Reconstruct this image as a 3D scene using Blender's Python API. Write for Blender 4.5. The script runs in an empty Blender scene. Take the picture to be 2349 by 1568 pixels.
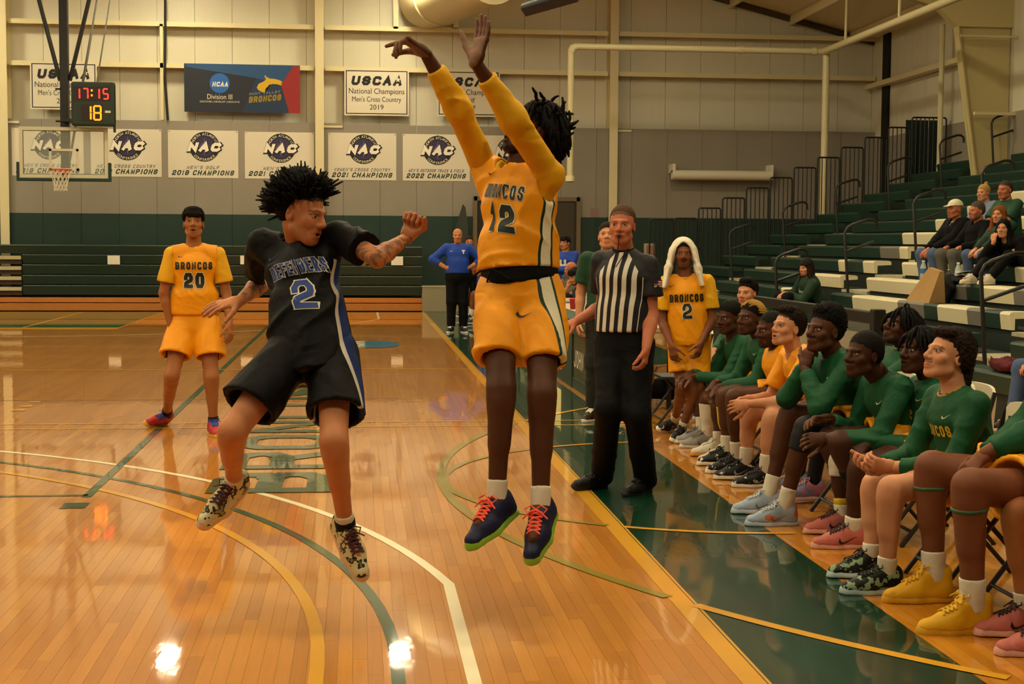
import bpy, bmesh, math, random
import numpy as np
from mathutils import Vector, Matrix
random.seed(7); RNG = np.random.RandomState(11)
scene = bpy.context.scene
COL = scene.collection
PI = math.pi
# ------------------------------------------------------------------ camera
FPX, CXP, CYP = 3303.8, 1174.5, 784.0
YAW, PITCH, ROLL, CAMZ = 0.1064, 0.0691, 0.0060, 1.5977
_F = np.array([math.sin(YAW)*math.cos(PITCH), math.cos(YAW)*math.cos(PITCH), -math.sin(PITCH)])
_R0 = np.array([math.cos(YAW), -math.sin(YAW), 0.0]); _U0 = np.cross(_R0, _F)
_R = math.cos(ROLL)*_R0 + math.sin(ROLL)*_U0; _U = math.cos(ROLL)*_U0 - math.sin(ROLL)*_R0
CAM = np.array([0, 0, CAMZ])
cd = bpy.data.cameras.new('camera'); cam = bpy.data.objects.new('camera', cd); COL.objects.link(cam)
cd.sensor_width = 36.0; cd.lens = FPX/2349*36.0; cd.clip_end = 200
cam.matrix_world = Matrix(((_R[0], _U[0], -_F[0], CAM[0]), (_R[1], _U[1], -_F[1], CAM[1]), (_R[2], _U[2], -_F[2], CAM[2]), (0, 0, 0, 1)))
scene.camera = cam
# ------------------------------------------------------------------ world and exposure
w = bpy.data.worlds.new('gym_air'); scene.world = w; w.use_nodes = True
w.node_tree.nodes['Background'].inputs[0].default_value = (1.0, 0.86, 0.62, 1)
w.node_tree.nodes['Background'].inputs[1].default_value = 0.12
scene.view_settings.view_transform = 'Standard'; scene.view_settings.look = 'None'
scene.view_settings.exposure = -0.62; scene.view_settings.gamma = 1.0
try: scene.view_settings.use_curve_mapping = False
except Exception: pass
try:
    scene.cycles.use_denoising = True; scene.cycles.denoiser = 'OPENIMAGEDENOISE'
    scene.cycles.max_bounces = 6; scene.cycles.sample_clamp_indirect = 6.0
except Exception: pass
LIGHT_COL = (1.0, 0.86, 0.55); LIGHT_W = 215.0
# ------------------------------------------------------------------ pixel helpers (photo pixels -> points in the place)
def ray(x, y): return _F + _R*((x-CXP)/FPX) - _U*((y-CYP)/FPX)
def gnd(x, y, z=0.0):
    d = ray(x, y); return CAM + d*((z-CAMZ)/d[2])
def aty(x, y, Y):
    d = ray(x, y); return CAM + d*(Y/d[1])
def atx(x, y, X):
    d = ray(x, y); return CAM + d*(X/d[0])
def proj(p):
    v = np.asarray(p, float)-CAM; z = v@_F
    return CXP+FPX*(v@_R)/z, CYP-FPX*(v@_U)/z
# ------------------------------------------------------------------ materials
def lin(c):
    if isinstance(c, str):
        c = c.lstrip('#'); c = [int(c[i:i+2], 16)/255 for i in (0, 2, 4)]
        return tuple(v/12.92 if v <= .04045 else ((v+.055)/1.055)**2.4 for v in c)
    return tuple(c[:3])
MATS = {}
def mat(name, col=None, rough=.5, metal=0, spec=.5, emit=None, es=1.0, bump=0, bscale=40, var=0, vscale=6, coat=0, alpha=1, trans=0, attr=None, sheen=0, ior=1.45, crough=.05, stretch=None):
    if name in MATS: return MATS[name]
    m = bpy.data.materials.new(name); MATS[name] = m; m.use_nodes = True
    nt = m.node_tree; N = nt.nodes; L = nt.links; b = N['Principled BSDF']
    c = lin(col) if col else (.5, .5, .5)
    b.inputs['Base Color'].default_value = (*c, 1); b.inputs['Roughness'].default_value = rough
    b.inputs['Metallic'].default_value = metal; b.inputs['Specular IOR Level'].default_value = spec
    b.inputs['IOR'].default_value = ior
    if coat: b.inputs['Coat Weight'].default_value = coat; b.inputs['Coat Roughness'].default_value = crough
    if sheen: b.inputs['Sheen Weight'].default_value = sheen
    if alpha < 1: b.inputs['Alpha'].default_value = alpha
    if trans: b.inputs['Transmission Weight'].default_value = trans
    if emit: b.inputs['Emission Color'].default_value = (*lin(emit), 1); b.inputs['Emission Strength'].default_value = es
    src = None
    if attr:
        a = N.new('ShaderNodeAttribute'); a.attribute_name = attr; src = a.outputs['Color']
        L.new(src, b.inputs['Base Color'])
    if var or bump:
        tc = N.new('ShaderNodeTexCoord'); co = tc.outputs['Object']
        if stretch:
            mp = N.new('ShaderNodeMapping'); mp.inputs['Scale'].default_value = stretch; L.new(co, mp.inputs[0]); co = mp.outputs[0]
    if var:
        n = N.new('ShaderNodeTexNoise'); n.inputs['Scale'].default_value = vscale; n.inputs['Detail'].default_value = 4; L.new(co, n.inputs['Vector'])
        r = N.new('ShaderNodeMapRange'); r.inputs[1].default_value = .3; r.inputs[2].default_value = .7; r.inputs[3].default_value = 1-var; r.inputs[4].default_value = 1+var
        L.new(n.outputs['Fac'], r.inputs[0])
        mx = N.new('ShaderNodeMix'); mx.data_type = 'RGBA'; mx.blend_type = 'MULTIPLY'; mx.inputs[0].default_value = 1
        if src: L.new(src, mx.inputs[6])
        else: mx.inputs[6].default_value = (*c, 1)
        L.new(r.outputs[0], mx.inputs[7]); L.new(mx.outputs[2], b.inputs['Base Color'])
    if bump:
        n2 = N.new('ShaderNodeTexNoise'); n2.inputs['Scale'].default_value = bscale; n2.inputs['Detail'].default_value = 3; L.new(co, n2.inputs['Vector'])
        bp = N.new('ShaderNodeBump'); bp.inputs['Strength'].default_value = bump; bp.inputs['Distance'].default_value = .01
        L.new(n2.outputs['Fac'], bp.inputs['Height']); L.new(bp.outputs[0], b.inputs['Normal'])
    return m
# ------------------------------------------------------------------ mesh helpers
def link(name, me, parent=None, kind=None):
    o = bpy.data.objects.new(name, me); COL.objects.link(o)
    if parent is not None: o.parent = parent
    if kind: o['kind'] = kind
    return o
def tag(o, label, cat, group=None):
    o['label'] = label; o['category'] = cat
    if group: o['group'] = group
    return o
def empty(name, loc=(0, 0, 0)):
    o = bpy.data.objects.new(name, None); COL.objects.link(o); o.location = loc; o.empty_display_size = .1
    return o
class MB:
    """collects boxes, tubes, strips in world coordinates; build() links them as one mesh"""
    def __init__(s): s.v = []; s.f = []
    def add(s, vs, fs):
        n = len(s.v); s.v += [tuple(map(float, p)) for p in vs]; s.f += [tuple(i+n for i in f) for f in fs]; return s
    def box(s, x0, x1, y0, y1, z0, z1, bev=0):
        if bev:
            b = min(bev, (x1-x0)/2.01, (y1-y0)/2.01, (z1-z0)/2.01); bm = bmesh.new(); bmesh.ops.create_cube(bm, size=1)
            for v in bm.verts: v.co = Vector(((x0+x1)/2+v.co.x*(x1-x0), (y0+y1)/2+v.co.y*(y1-y0), (z0+z1)/2+v.co.z*(z1-z0)))
            bmesh.ops.bevel(bm, geom=list(bm.edges), offset=b, segments=2, profile=.6, affect='EDGES')
            bm.verts.index_update(); s.add([v.co for v in bm.verts], [[v.index for v in f.verts] for f in bm.faces]); bm.free(); return s
        return s.add([(x0, y0, z0), (x1, y0, z0), (x1, y1, z0), (x0, y1, z0), (x0, y0, z1), (x1, y0, z1), (x1, y1, z1), (x0, y1, z1)],
                     [(0, 3, 2, 1), (4, 5, 6, 7), (0, 1, 5, 4), (1, 2, 6, 5), (2, 3, 7, 6), (3, 0, 4, 7)])
    def prism(s, pts, axis, a, b):
        """polygon pts in the plane perpendicular to axis (0: yz, 1: xz, 2: xy), extruded a..b"""
        n = len(pts)
        def P(q, t): return (t, q[0], q[1]) if axis == 0 else ((q[0], t, q[1]) if axis == 1 else (q[0], q[1], t))
        vs = [P(q, a) for q in pts]+[P(q, b) for q in pts]
        return s.add(vs, [tuple(range(n))[::-1], tuple(range(n, 2*n))]+[(i, (i+1) % n, n+(i+1) % n, n+i) for i in range(n)])
    def tube(s, pts, r, n=8, cap=True, closed=False):
        pts = [np.asarray(p, float) for p in pts]; m = len(pts); rr = r if hasattr(r, '__len__') else [r]*m
        ref = None; vs = []; fs = []
        for i, p in enumerate(pts):
            t = (pts[(i+1) % m]-pts[i-1]) if closed else (pts[min(i+1, m-1)]-pts[max(i-1, 0)])
            t = t/(np.linalg.norm(t)+1e-9)
            if ref is None:
                ref = np.cross(t, (0, 0, 1.0)) if abs(t[2]) < .9 else np.cross(t, (1.0, 0, 0))
            u = ref-t*(ref@t); u /= np.linalg.norm(u)+1e-9; ref = u; w_ = np.cross(t, u)
            for k in range(n):
                a = 2*PI*k/n; vs.append(p+rr[i]*(math.cos(a)*u+math.sin(a)*w_))
        for i in range(m if closed else m-1):
            for k in range(n):
                a, b = i*n+k, i*n+(k+1) % n; c, d = ((i+1) % m)*n+(k+1) % n, ((i+1) % m)*n+k
                fs.append((a, b, c, d))
        if cap and not closed: fs += [tuple(range(n))[::-1], tuple(range((m-1)*n, m*n))]
        return s.add(vs, fs)
    def lathe(s, prof, c, n=20, axis=2):
        vs = []; fs = []
        for (r, z) in prof:
            for k in range(n):
                a = 2*PI*k/n; q = (r*math.cos(a), r*math.sin(a), z)
                if axis == 1: q = (q[0], q[2], q[1])
                if axis == 0: q = (q[2], q[0], q[1])
                vs.append((c[0]+q[0], c[1]+q[1], c[2]+q[2]))
        for i in range(len(prof)-1):
            for k in range(n): fs.append((i*n+k, i*n+(k+1) % n, (i+1)*n+(k+1) % n, (i+1)*n+k))
        fs += [tuple(range(n))[::-1], tuple(range((len(prof)-1)*n, len(prof)*n))]
        return s.add(vs, fs)
    def mesh(s, name, m=None, smooth=False):
        me = bpy.data.meshes.new(name); me.from_pydata(s.v, [], s.f)
        if m: me.materials.append(m)
        if smooth: me.polygons.foreach_set('use_smooth', [True]*len(me.polygons)); me.set_sharp_from_angle(angle=.7)
        me.update(); return me
    def build(s, name, m, parent=None, kind=None, smooth=False):
        return link(name, s.mesh(name, m, smooth), parent, kind)
def B(name, m, parent, x0, x1, y0, y1, z0, z1, bev=0, kind=None):
    return MB().box(x0, x1, y0, y1, z0, z1, bev).build(name, m, parent, kind)
def arc(c, r, a0, a1, n=12, plane='xz'):
    out = []
    for i in range(n+1):
        a = a0+(a1-a0)*i/n; u, v = r*math.cos(a), r*math.sin(a)
        out.append((c[0]+u, c[1], c[2]+v) if plane == 'xz' else ((c[0]+u, c[1]+v, c[2]) if plane == 'xy' else (c[0], c[1]+u, c[2]+v)))
    return out
# ---- block letters made of strokes (for jerseys, floor, signs) ; unit box 0..1 x 0..1
_c = .22
GLY = {
 'B': [[(0, 0), (0, 1), (.7, 1), (1, .85), (1, .62), (.8, .52), (0, .52)], [(.8, .52), (1, .4), (1, .15), (.75, 0), (0, 0)]],
 'R': [[(0, 0), (0, 1), (.75, 1), (1, .82), (1, .62), (.75, .47), (0, .47)], [(.6, .47), (1, 0)]],
 'O': [[(_c, 0), (0, _c), (0, 1-_c), (_c, 1), (1-_c, 1), (1, 1-_c), (1, _c), (1-_c, 0), (_c, 0)]],
 'N': [[(0, 0), (0, 1), (1, 0), (1, 1)]],
 'C': [[(1, .86), (1-_c*.7, 1), (_c, 1), (0, 1-_c), (0, _c), (_c, 0), (1-_c*.7, 0), (1, .14)]],
 'S': [[(1, .75), (1-_c, 1), (_c, 1), (0, 1-_c), (0, .66), (.12, .56), (.88, .44), (1, .34), (1, _c), (1-_c, 0), (_c, 0), (0, .25)]],
 'D': [[(0, 0), (0, 1), (.7, 1), (1, .78), (1, .22), (.7, 0), (0, 0)]],
 'E': [[(1, 1), (0, 1), (0, 0), (1, 0)], [(0, .5), (.8, .5)]],
 'F': [[(1, 1), (0, 1), (0, 0)], [(0, .5), (.8, .5)]],
 'A': [[(0, 0), (.5, 1), (1, 0)], [(.2, .35), (.8, .35)]],
 'U': [[(0, 1), (0, _c), (_c, 0), (1-_c, 0), (1, _c), (1, 1)]],
 'L': [[(0, 1), (0, 0), (1, 0)]], 'I': [[(.5, 0), (.5, 1)]], 'M': [[(0, 0), (0, 1), (.5, .12), (1, 1), (1, 0)]],
 'T': [[(0, 1), (1, 1)], [(.5, 1), (.5, 0)]], 'G': [[(1, .7), (1, 1-_c), (1-_c, 1), (_c, 1), (0, 1-_c), (0, _c), (_c, 0), (1-_c, 0), (1, _c), (1, .48), (.6, .48)]],
 'V': [[(0, 1), (.5, 0), (1, 1)]], 'Y': [[(0, 1), (.5, .5), (1, 1)], [(.5, .5), (.5, 0)]], 'K': [[(0, 0), (0, 1)], [(1, 1), (.05, .45), (1, 0)]],
 'H': [[(0, 0), (0, 1)], [(1, 0), (1, 1)], [(0, .5), (1, .5)]], 'P': [[(0, 0), (0, 1), (.75, 1), (1, .82), (1, .6), (.75, .45), (0, .45)]],
 'W': [[(0, 1), (.25, 0), (.5, .7), (.75, 0), (1, 1)]], 'J': [[(1, 1), (1, _c), (1-_c, 0), (_c, 0), (0, _c)]],
 '1': [[(.05, .78), (.55, 1), (.55, 0)]],
 '2': [[(0, .68), (0, 1-_c), (_c, 1), (1-_c, 1), (1, 1-_c), (1, .62), (.9, .5), (.1, .28), (0, .16), (0, 0), (1, 0)]],
 '0': [[(_c, 0), (0, _c), (0, 1-_c), (_c, 1), (1-_c, 1), (1, 1-_c), (1, _c), (1-_c, 0), (_c, 0)]],
 '5': [[(1, 1), (0, 1), (0, .55), (.8, .55), (1, .42), (1, _c), (1-_c, 0), (_c, 0), (0, _c)]],
 '7': [[(0, 1), (1, 1), (1, 0)]], '8': [[(0, 0), (0, 1), (1, 1), (1, 0), (0, 0)], [(0, .5), (1, .5)]],
 '9': [[(0, _c), (_c, 0), (1-_c, 0), (1, _c), (1, 1-_c), (1-_c, 1), (_c, 1), (0, 1-_c), (0, .62), (.15, .46), (1, .46)]], '6': [[(1, 1-_c), (1-_c, 1), (_c, 1), (0, 1-_c), (0, _c), (_c, 0), (1-_c, 0), (1, _c), (1, .4), (.85, .54), (0, .54)]],
 "'": [[(.5, 1), (.45, .75)]], '&': [[(1, .05), (.25, .75), (.3, 1), (.6, 1), (.6, .75), (.05, .3), (.2, 0), (.6, 0), (1, .4)]], 'X': [[(0, 0), (1, 1)], [(0, 1), (1, 0)]],
 ' ': [],
}
def strokes(text, w, h, t, gap=.3):
    """stroke strips of a text that fits w x h, stroke width t; returns list of quads (4x2 points) in the text plane, origin lower left"""
    n = len(text); units = sum(.45 if c in " 1I'" else 1 for c in text)+gap*(n-1); cw = (w-t*0)/units
    quads = []; x = 0
    for ch in text:
        gw = cw*(.45 if ch in " 1I'" else 1)
        for pl in GLY.get(ch, []):
            P = [np.array((x+t/2+p[0]*(gw-t), t/2+p[1]*(h-t))) for p in pl]
            closed = np.allclose(P[0], P[-1]) and len(P) > 2
            if closed: P = P[:-1]
            m = len(P); offs = []
            for i in range(m):
                a = P[i-1] if (i > 0 or closed) else None; b = P[(i+1) % m] if (i < m-1 or closed) else None
                d0 = (P[i]-a)/np.linalg.norm(P[i]-a) if a is not None else None
                d1 = (b-P[i])/np.linalg.norm(b-P[i]) if b is not None else None
                if d0 is None: d0 = d1
                if d1 is None: d1 = d0
                n0 = np.array((-d0[1], d0[0])); n1 = np.array((-d1[1], d1[0])); mm = n0+n1; l = np.linalg.norm(mm)
                mm = mm/l if l > 1e-6 else n0; k = 1/max(.45, mm@n0); offs.append(mm*k*t/2)
            Q = [p.copy() for p in P]
            if not closed:
                d = P[1]-P[0]; Q[0] = P[0]-d/np.linalg.norm(d)*t/2; d = P[-1]-P[-2]; Q[-1] = P[-1]+d/np.linalg.norm(d)*t/2
            for i in range(m if closed else m-1):
                j = (i+1) % m
                quads.append(np.array((Q[i]-offs[i], Q[j]-offs[j], Q[j]+offs[j], Q[i]+offs[i])))
        x += gw+gap*cw
    return quads
def flat_text(mb, text, o, u, v, w, h, t, gap=.3, lift_step=.0003, shear=0):
    o, u, v = map(lambda a: np.asarray(a, float), (o, u, v))
    nn = np.cross(u, v)*lift_step
    for i, q in enumerate(strokes(text, w, h, t, gap)): mb.add([o+u*(p[0]+shear*p[1])+v*p[1]+nn*(i % 4) for p in q], [(0, 1, 2, 3)])
    return mb
_FM = {}
def font_mesh(text, size=1, bold=0, shear=0, spacing=1.0, xs=1.0):
    """letters of the built-in face as flat polygons, centred; returns verts (n,2), faces"""
    key = (text, bold, shear)
    if key not in _FM:
        cu = bpy.data.curves.new('lettering', 'FONT'); cu.body = text; cu.size = 1; cu.align_x = 'CENTER'; cu.offset = bold; cu.shear = shear; cu.resolution_u = 3
        ob = bpy.data.objects.new('lettering', cu); COL.objects.link(ob)
        dg = bpy.context.evaluated_depsgraph_get(); me = bpy.data.meshes.new_from_object(ob.evaluated_get(dg))
        _FM[key] = ([(v.co.x, v.co.y) for v in me.vertices], [tuple(p.vertices) for p in me.polygons])
        bpy.data.objects.remove(ob); bpy.data.curves.remove(cu); bpy.data.meshes.remove(me)
    vs, fs = _FM[key]
    return [(a*size, b*size) for a, b in vs], fs
for _t, _b, _s in [(c, .01, 0) for c in sorted(set('NORTHATLANTICCONFERENCE'))]+[(t_, 0, 0) for t_ in ('National Champions', "Men's Cross Country", 'Golf', '2016', '2017', '2019', 'Division III', 'DISCOVER | DEVELOP | DEDICATE')]:
    font_mesh(_t, 1, _b, _s)      # made while the scene is still small
def put_text(mb, text, o, u, v, size, width=None, **k):
    vs, fs = font_mesh(text, size, **k); o, u, v = map(lambda a: np.asarray(a, float), (o, u, v))
    if width and vs:
        x = [a for a, _ in vs]; s = width/(max(x)-min(x)); m = (max(x)+min(x))/2; vs = [((a-m)*s, b) for a, b in vs]
    return mb.add([o+u*a+v*b for a, b in vs], fs)
# ================================================================== SETTING
SX = 1.4332                      # sideline
XC = SX-7.62                     # court centre line
YB, YH = 5.40, 31.08             # baskets
WY = 34.6; LINER = 34.30; WX = 12.55
M_white = mat('wall_panel_white', '#cfcab4', .45, bump=.05, bscale=30, stretch=(60, 1, .4), var=.03, vscale=3)
M_grey = mat('wall_liner_grey', '#8b8477', .6, var=.04, vscale=2)
M_green = mat('wall_pad_green', '#173229', .6, var=.06, vscale=2)
M_cream = mat('steel_cream', '#d8cda2', .42)
M_roof = mat('roof_liner', '#ddd4b4', .6)
M_black = mat('black_steel', '#14130f', .45)
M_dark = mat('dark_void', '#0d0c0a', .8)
zat = lambda px, py, Y: float(aty(px, py, Y)[2])
xat = lambda px, py, Y: float(aty(px, py, Y)[0])
Z_GREEN = zat(300, 490, LINER); Z_GREY = zat(400, 277, LINER)
Z_EAVE = zat(2015, 92, WY); SLOPE = (zat(1680, 0, WY)-Z_EAVE)/(WX-xat(1680, 0, WY)+1e-6)
def zroof(x): return Z_EAVE+SLOPE*(WX-x) if x > XC else Z_EAVE+SLOPE*(WX-XC)-SLOPE*(XC-x)
XL = 2*XC-WX
wf = B('wall_far', mat('wall_core', '#8a8674', .7), None, XL-.1, WX+.1, WY+.06, WY+.16, -.1, 12.5, kind='structure')
PW = .86; x = WX-PW*46
while x < WX-.05:
    x1 = min(x+PW, WX)
    if x1 > -14.5:
        zt = max(zroof(x), zroof(x1))+.1
        B('panel', M_white, wf, x+.004, x1-.004, WY, WY+.05, Z_GREY-.4, zt)
        B('panel', M_grey, wf, x+.003, x1-.003, LINER, LINER+.03, Z_GREEN, Z_GREY-.03*(int(x*7) % 2))
        B('panel', M_green, wf, x+.003, x1-.003, LINER-.03, LINER+.03, 0.0, Z_GREEN)
    x = x1
# girts and columns of the end wall
trim = lambda n, m, *a, **k: B(n, m, None, *a, kind='structure', **k)
colx = [xat(8, 300, LINER-.12), xat(733, 250, LINER-.12), xat(1408, 250, LINER-.12), xat(2022, 250, LINER-.12)]
colx = [2*colx[0]-colx[1]]+colx
for i, cx_ in enumerate(colx):
    m = MB()
    zt = zroof(cx_)
    m.box(cx_-.10, cx_+.10, LINER-.14, LINER-.12, 0, zt).box(cx_-.012, cx_+.012, LINER-.12, WY-.02, 0, zt).box(cx_-.10, cx_+.10, WY-.03, WY-.015, 0, zt)
    m.build('column_%d' % (i+1), M_cream, None, 'structure')
n = 0
for za in (zat(400, 55, LINER), zat(400, 150, LINER)):
    for a, b in zip(colx[:-1], colx[1:]):
        n += 1; m = MB().box(a+.13, b-.13, LINER-.02, LINER+.0, za-.06, za+.05).box(a+.13, b-.13, LINER, WY-.01, za+.03, za+.05)
        m.build('trim_%d' % n, M_cream, None, 'structure')
za = zat(760, 290, LINER)
for a, b in ((0, 0), (733, 778), (1408, 1440)):
    n += 1; trim('trim_%d' % n, M_cream, xat(a, 290, LINER)+.1, xat(b+8, 290, LINER)+(.35 if a == 0 else 0), LINER-.03, WY, za-.03, za+.02)
# vertical stub posts between girts (behind the big duct)
for px in (908, 1046):
    n += 1; trim('trim_%d' % n, M_cream, xat(px, 30, LINER)-.06, xat(px, 30, LINER)+.06, LINER-.02, LINER+.1, zat(px, 66, LINER), zroof(xat(px, 0, LINER)))
for px in (371,):
    n += 1; trim('trim_%d' % n, M_cream, xat(px, 150, LINER)-.035, xat(px, 150, LINER)+.035, LINER-.02, LINER+.1, zat(px, 275, LINER), zat(px, 55, LINER))
# roof
m = MB(); xr = XC; zr = zroof(XC+.001)
for (xa, za_, xb, zb) in ((WX+.2, zroof(WX+.2), xr, zr), (xr, zr, XL-.2, zroof(XL-.2))):
    m.add([(xa, -3, za_), (xa, WY+.3, za_), (xb, WY+.3, zb), (xb, -3, zb), (xa, -3, za_+.1), (xa, WY+.3, za_+.1), (xb, WY+.3, zb+.1), (xb, -3, zb+.1)],
          [(0, 1, 2, 3), (7, 6, 5, 4), (0, 4, 5, 1), (1, 5, 6, 2), (2, 6, 7, 3), (3, 7, 4, 0)])
roof = m.build('ceiling', M_roof, None, 'structure')
for i in range(9):                                   # purlins under the roof sheet
    xp = WX-.6-i*1.5; zp = zroof(xp)
    B('purlin', M_cream, roof, xp-.03, xp+.03, 2, WY, zp-.22, zp-.01)
n += 1                                               # dark rafter edge line along the end wall
m = MB(); xa, xb = WX, xat(1500, 0, WY)
m.add([(xa, WY-.12, zroof(xa)-.02), (xb, WY-.12, zroof(xb)-.02), (xb, WY-.12, zroof(xb)-.14), (xa, WY-.12, zroof(xa)-.14), (xa, WY, zroof(xa)-.02), (xb, WY, zroof(xb)-.02), (xb, WY, zroof(xb)-.14), (xa, WY, zroof(xa)-.14)],
      [(0, 1, 2, 3), (7, 6, 5, 4), (0, 4, 5, 1), (2, 6, 7, 3), (1, 5, 6, 2), (0, 3, 7, 4)])
m.build('trim_%d' % n, mat('trim_brown', '#4a3f22', .6), None, 'structure')
# right side wall
wr = B('wall_right', mat('wall_core', '#8a8674', .7), None, WX+.06, WX+.16, -3, WY+.1, -.1, Z_EAVE+.5, kind='structure')
y = WY
while y > 8:
    B('panel', M_white, wr, WX, WX+.05, y-PW+.004, y-.004, zat(2100, 300, WY-3), Z_EAVE+.3)
    B('panel', M_grey, wr, WX-.02, WX+.05, y-PW+.003, y-.003, 0, zat(2100, 300, WY-3)); y -= PW
zg = float(atx(2100, 166, WX-.25)[2])
n += 1; trim('trim_%d' % n, M_cream, WX-.25, WX-.02, 27.1, WY-.2, zg-.05, zg+.06)
n += 1; trim('trim_%d' % n, M_dark, WX-.06, WX-.005, WY-1.25, WY-.85, 2.0, Z_EAVE)  # near-black strip painted in for the shaded gap by the corner column
# rigid frame column with tapered web, and its rafter
YF = 27.0
pt, pb = aty(2192, 62, YF), aty(2228, 365, YF); dx = (pb[0]-pt[0])/(pb[2]-pt[2])
x0 = pb[0]+dx*(0-pb[2]); fl = .11
m = MB(); a = np.array((pt[0], 0, pt[2])); b = np.array((x0, 0, 0))
m.add([(a[0], YF-fl, a[2]), (a[0], YF+fl, a[2]), (b[0], YF+fl, 0), (b[0], YF-fl, 0), (a[0]+.03, YF-fl, a[2]), (a[0]+.03, YF+fl, a[2]), (b[0]+.03, YF+fl, 0), (b[0]+.03, YF-fl, 0)],
      [(0, 1, 2, 3), (7, 6, 5, 4), (0, 4, 5, 1), (1, 5, 6, 2), (2, 6, 7, 3), (3, 7, 4, 0)])
m.prism([(a[0], a[2]), (WX-.02, a[2]), (WX-.02, 0), (b[0], 0)], 1, YF-.01, YF+.01)
fr = m.build('column_6', mat('frame_beige', '#c4b684', .5), None, 'structure')
zt = zroof(pt[0])
m = MB().prism([(pt[0], pt[2]), (WX, pt[2]), (WX, zroof(WX)), (pt[0]-3, zroof(pt[0]-3)-.05), (pt[0]-3, zroof(pt[0]-3)-.75), (pt[0]-.4, pt[2]+.35)], 1, YF-.1, YF+.1)
m.build('beam_1', mat('frame_beige', '#c4b684', .5), None, 'structure')
n += 1; q = aty(2333, 120, YF); trim('trim_%d' % n, M_cream, q[0]-.07, q[0]+.07, YF-.25, YF-.1, 2.6, Z_EAVE)
n += 1; q = aty(2240, 260, YF-.3); trim('trim_%d' % n, M_cream, q[0]-.05, WX, YF-.35, YF-.27, q[2]-.03, q[2]+.03)
n += 1; q = aty(2215, 82, YF-.3); trim('trim_%d' % n, M_cream, q[0]-.1, WX, YF-.32, YF-.28, q[2]-.02, q[2]+.02)
# left wall (out of frame, closes the hall)
B('wall_left', M_white, None, XL-.2, XL, -3, WY+.1, -.1, Z_EAVE+.5, kind='structure')
# doorway in the end wall
dx0, dx1 = xat(1086, 600, LINER), xat(1328, 600, LINER); zd = zat(1200, 456, LINER)
d1 = MB().box(dx0, dx1, LINER-.05, LINER-.035, 0, zd).build('door_1', mat('door_dark', '#2a231a', .5), None, 'structure')
for a, b in ((dx0-.02, dx0+.08), (dx1-.08, dx1+.02)): B('door_frame', mat('door_frame_brown', '#6d5f45', .5), d1, a, b, LINER-.09, LINER-.03, 0, zd+.05)
B('door_frame', mat('door_frame_brown'), d1, dx0, dx1, LINER-.09, LINER-.03, zd-.05, zd+.05)
for k in range(4): B('door_leaf', mat('door_leaf_%d' % (k % 2), ('#14100b', '#3a3020')[k % 2], .5), d1, dx0+.1+(dx1-dx0-.2)*k/4, dx0+.06+(dx1-dx0-.2)*(k+1)/4, LINER-.075, LINER-.05, .02, zd-.08)

# ------------------------------------------------------------------ floor
def floor_paint_mat(name, col, rough=.35):
    m = mat(name, col, rough, spec=.05, coat=.8, crough=.035, var=.06, vscale=1.2)
    return m
def floor_mat():
    m = bpy.data.materials.new('maple_floor'); m.use_nodes = True; nt = m.node_tree; N = nt.nodes; L = nt.links; b = N['Principled BSDF']
    a = N.new('ShaderNodeAttribute'); a.attribute_name = 'tone'
    oi = N.new('ShaderNodeAttribute'); oi.attribute_type = 'OBJECT'; oi.attribute_name = 'tone'
    ad = N.new('ShaderNodeMath'); ad.operation = 'ADD'; L.new(a.outputs['Fac'], ad.inputs[0]); L.new(oi.outputs['Fac'], ad.inputs[1])
    cr = N.new('ShaderNodeValToRGB'); cr.color_ramp.elements[0].color = (*lin('#b06f17'), 1); cr.color_ramp.elements[1].color = (*lin('#c68427'), 1)
    L.new(ad.outputs[0], cr.inputs[0])
    tc = N.new('ShaderNodeNewGeometry'); mp = N.new('ShaderNodeMapping'); mp.inputs['Scale'].default_value = (60, 2.5, 1); L.new(tc.outputs['Position'], mp.inputs[0])
    ns = N.new('ShaderNodeTexNoise'); ns.inputs['Scale'].default_value = 1; ns.inputs['Detail'].default_value = 5; L.new(mp.outputs[0], ns.inputs['Vector'])
    mr = N.new('ShaderNodeMapRange'); mr.inputs[3].default_value = .86; mr.inputs[4].default_value = 1.12; L.new(ns.outputs['Fac'], mr.inputs[0])
    mx = N.new('ShaderNodeMix'); mx.data_type = 'RGBA'; mx.blend_type = 'MULTIPLY'; mx.inputs[0].default_value = 1
    L.new(cr.outputs[0], mx.inputs[6]); L.new(mr.outputs[0], mx.inputs[7]); L.new(mx.outputs[2], b.inputs['Base Color'])
    b.inputs['Roughness'].default_value = .4; b.inputs['Specular IOR Level'].default_value = .1; b.inputs['Coat Weight'].default_value = 1.0; b.inputs['Coat Roughness'].default_value = .035; b.inputs['Coat IOR'].default_value = 1.55
    return m
def wavy(m):
    nt = m.node_tree; N = nt.nodes; L = nt.links; b = N['Principled BSDF']
    tc = N.new('ShaderNodeNewGeometry'); mp = N.new('ShaderNodeMapping'); mp.inputs['Scale'].default_value = (9, 3.0, 1); L.new(tc.outputs['Position'], mp.inputs[0])
    ns = N.new('ShaderNodeTexNoise'); ns.inputs['Scale'].default_value = 1; ns.inputs['Detail'].default_value = 3; L.new(mp.outputs[0], ns.inputs['Vector'])
    bp = N.new('ShaderNodeBump'); bp.inputs['Strength'].default_value = .028; bp.inputs['Distance'].default_value = .02
    L.new(ns.outputs['Fac'], bp.inputs['Height']); L.new(bp.outputs[0], b.inputs['Coat Normal'])
    return m
M_floor = wavy(floor_mat())
floor = B('floor', mat('subfloor', '#5a3210', .5), None, XL-.1, WX+.1, -3, WY+.2, -.12, -.016, kind='structure')
PLW = .057
pl = []
xs = np.arange(-9.6, 6.0, PLW)
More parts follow.
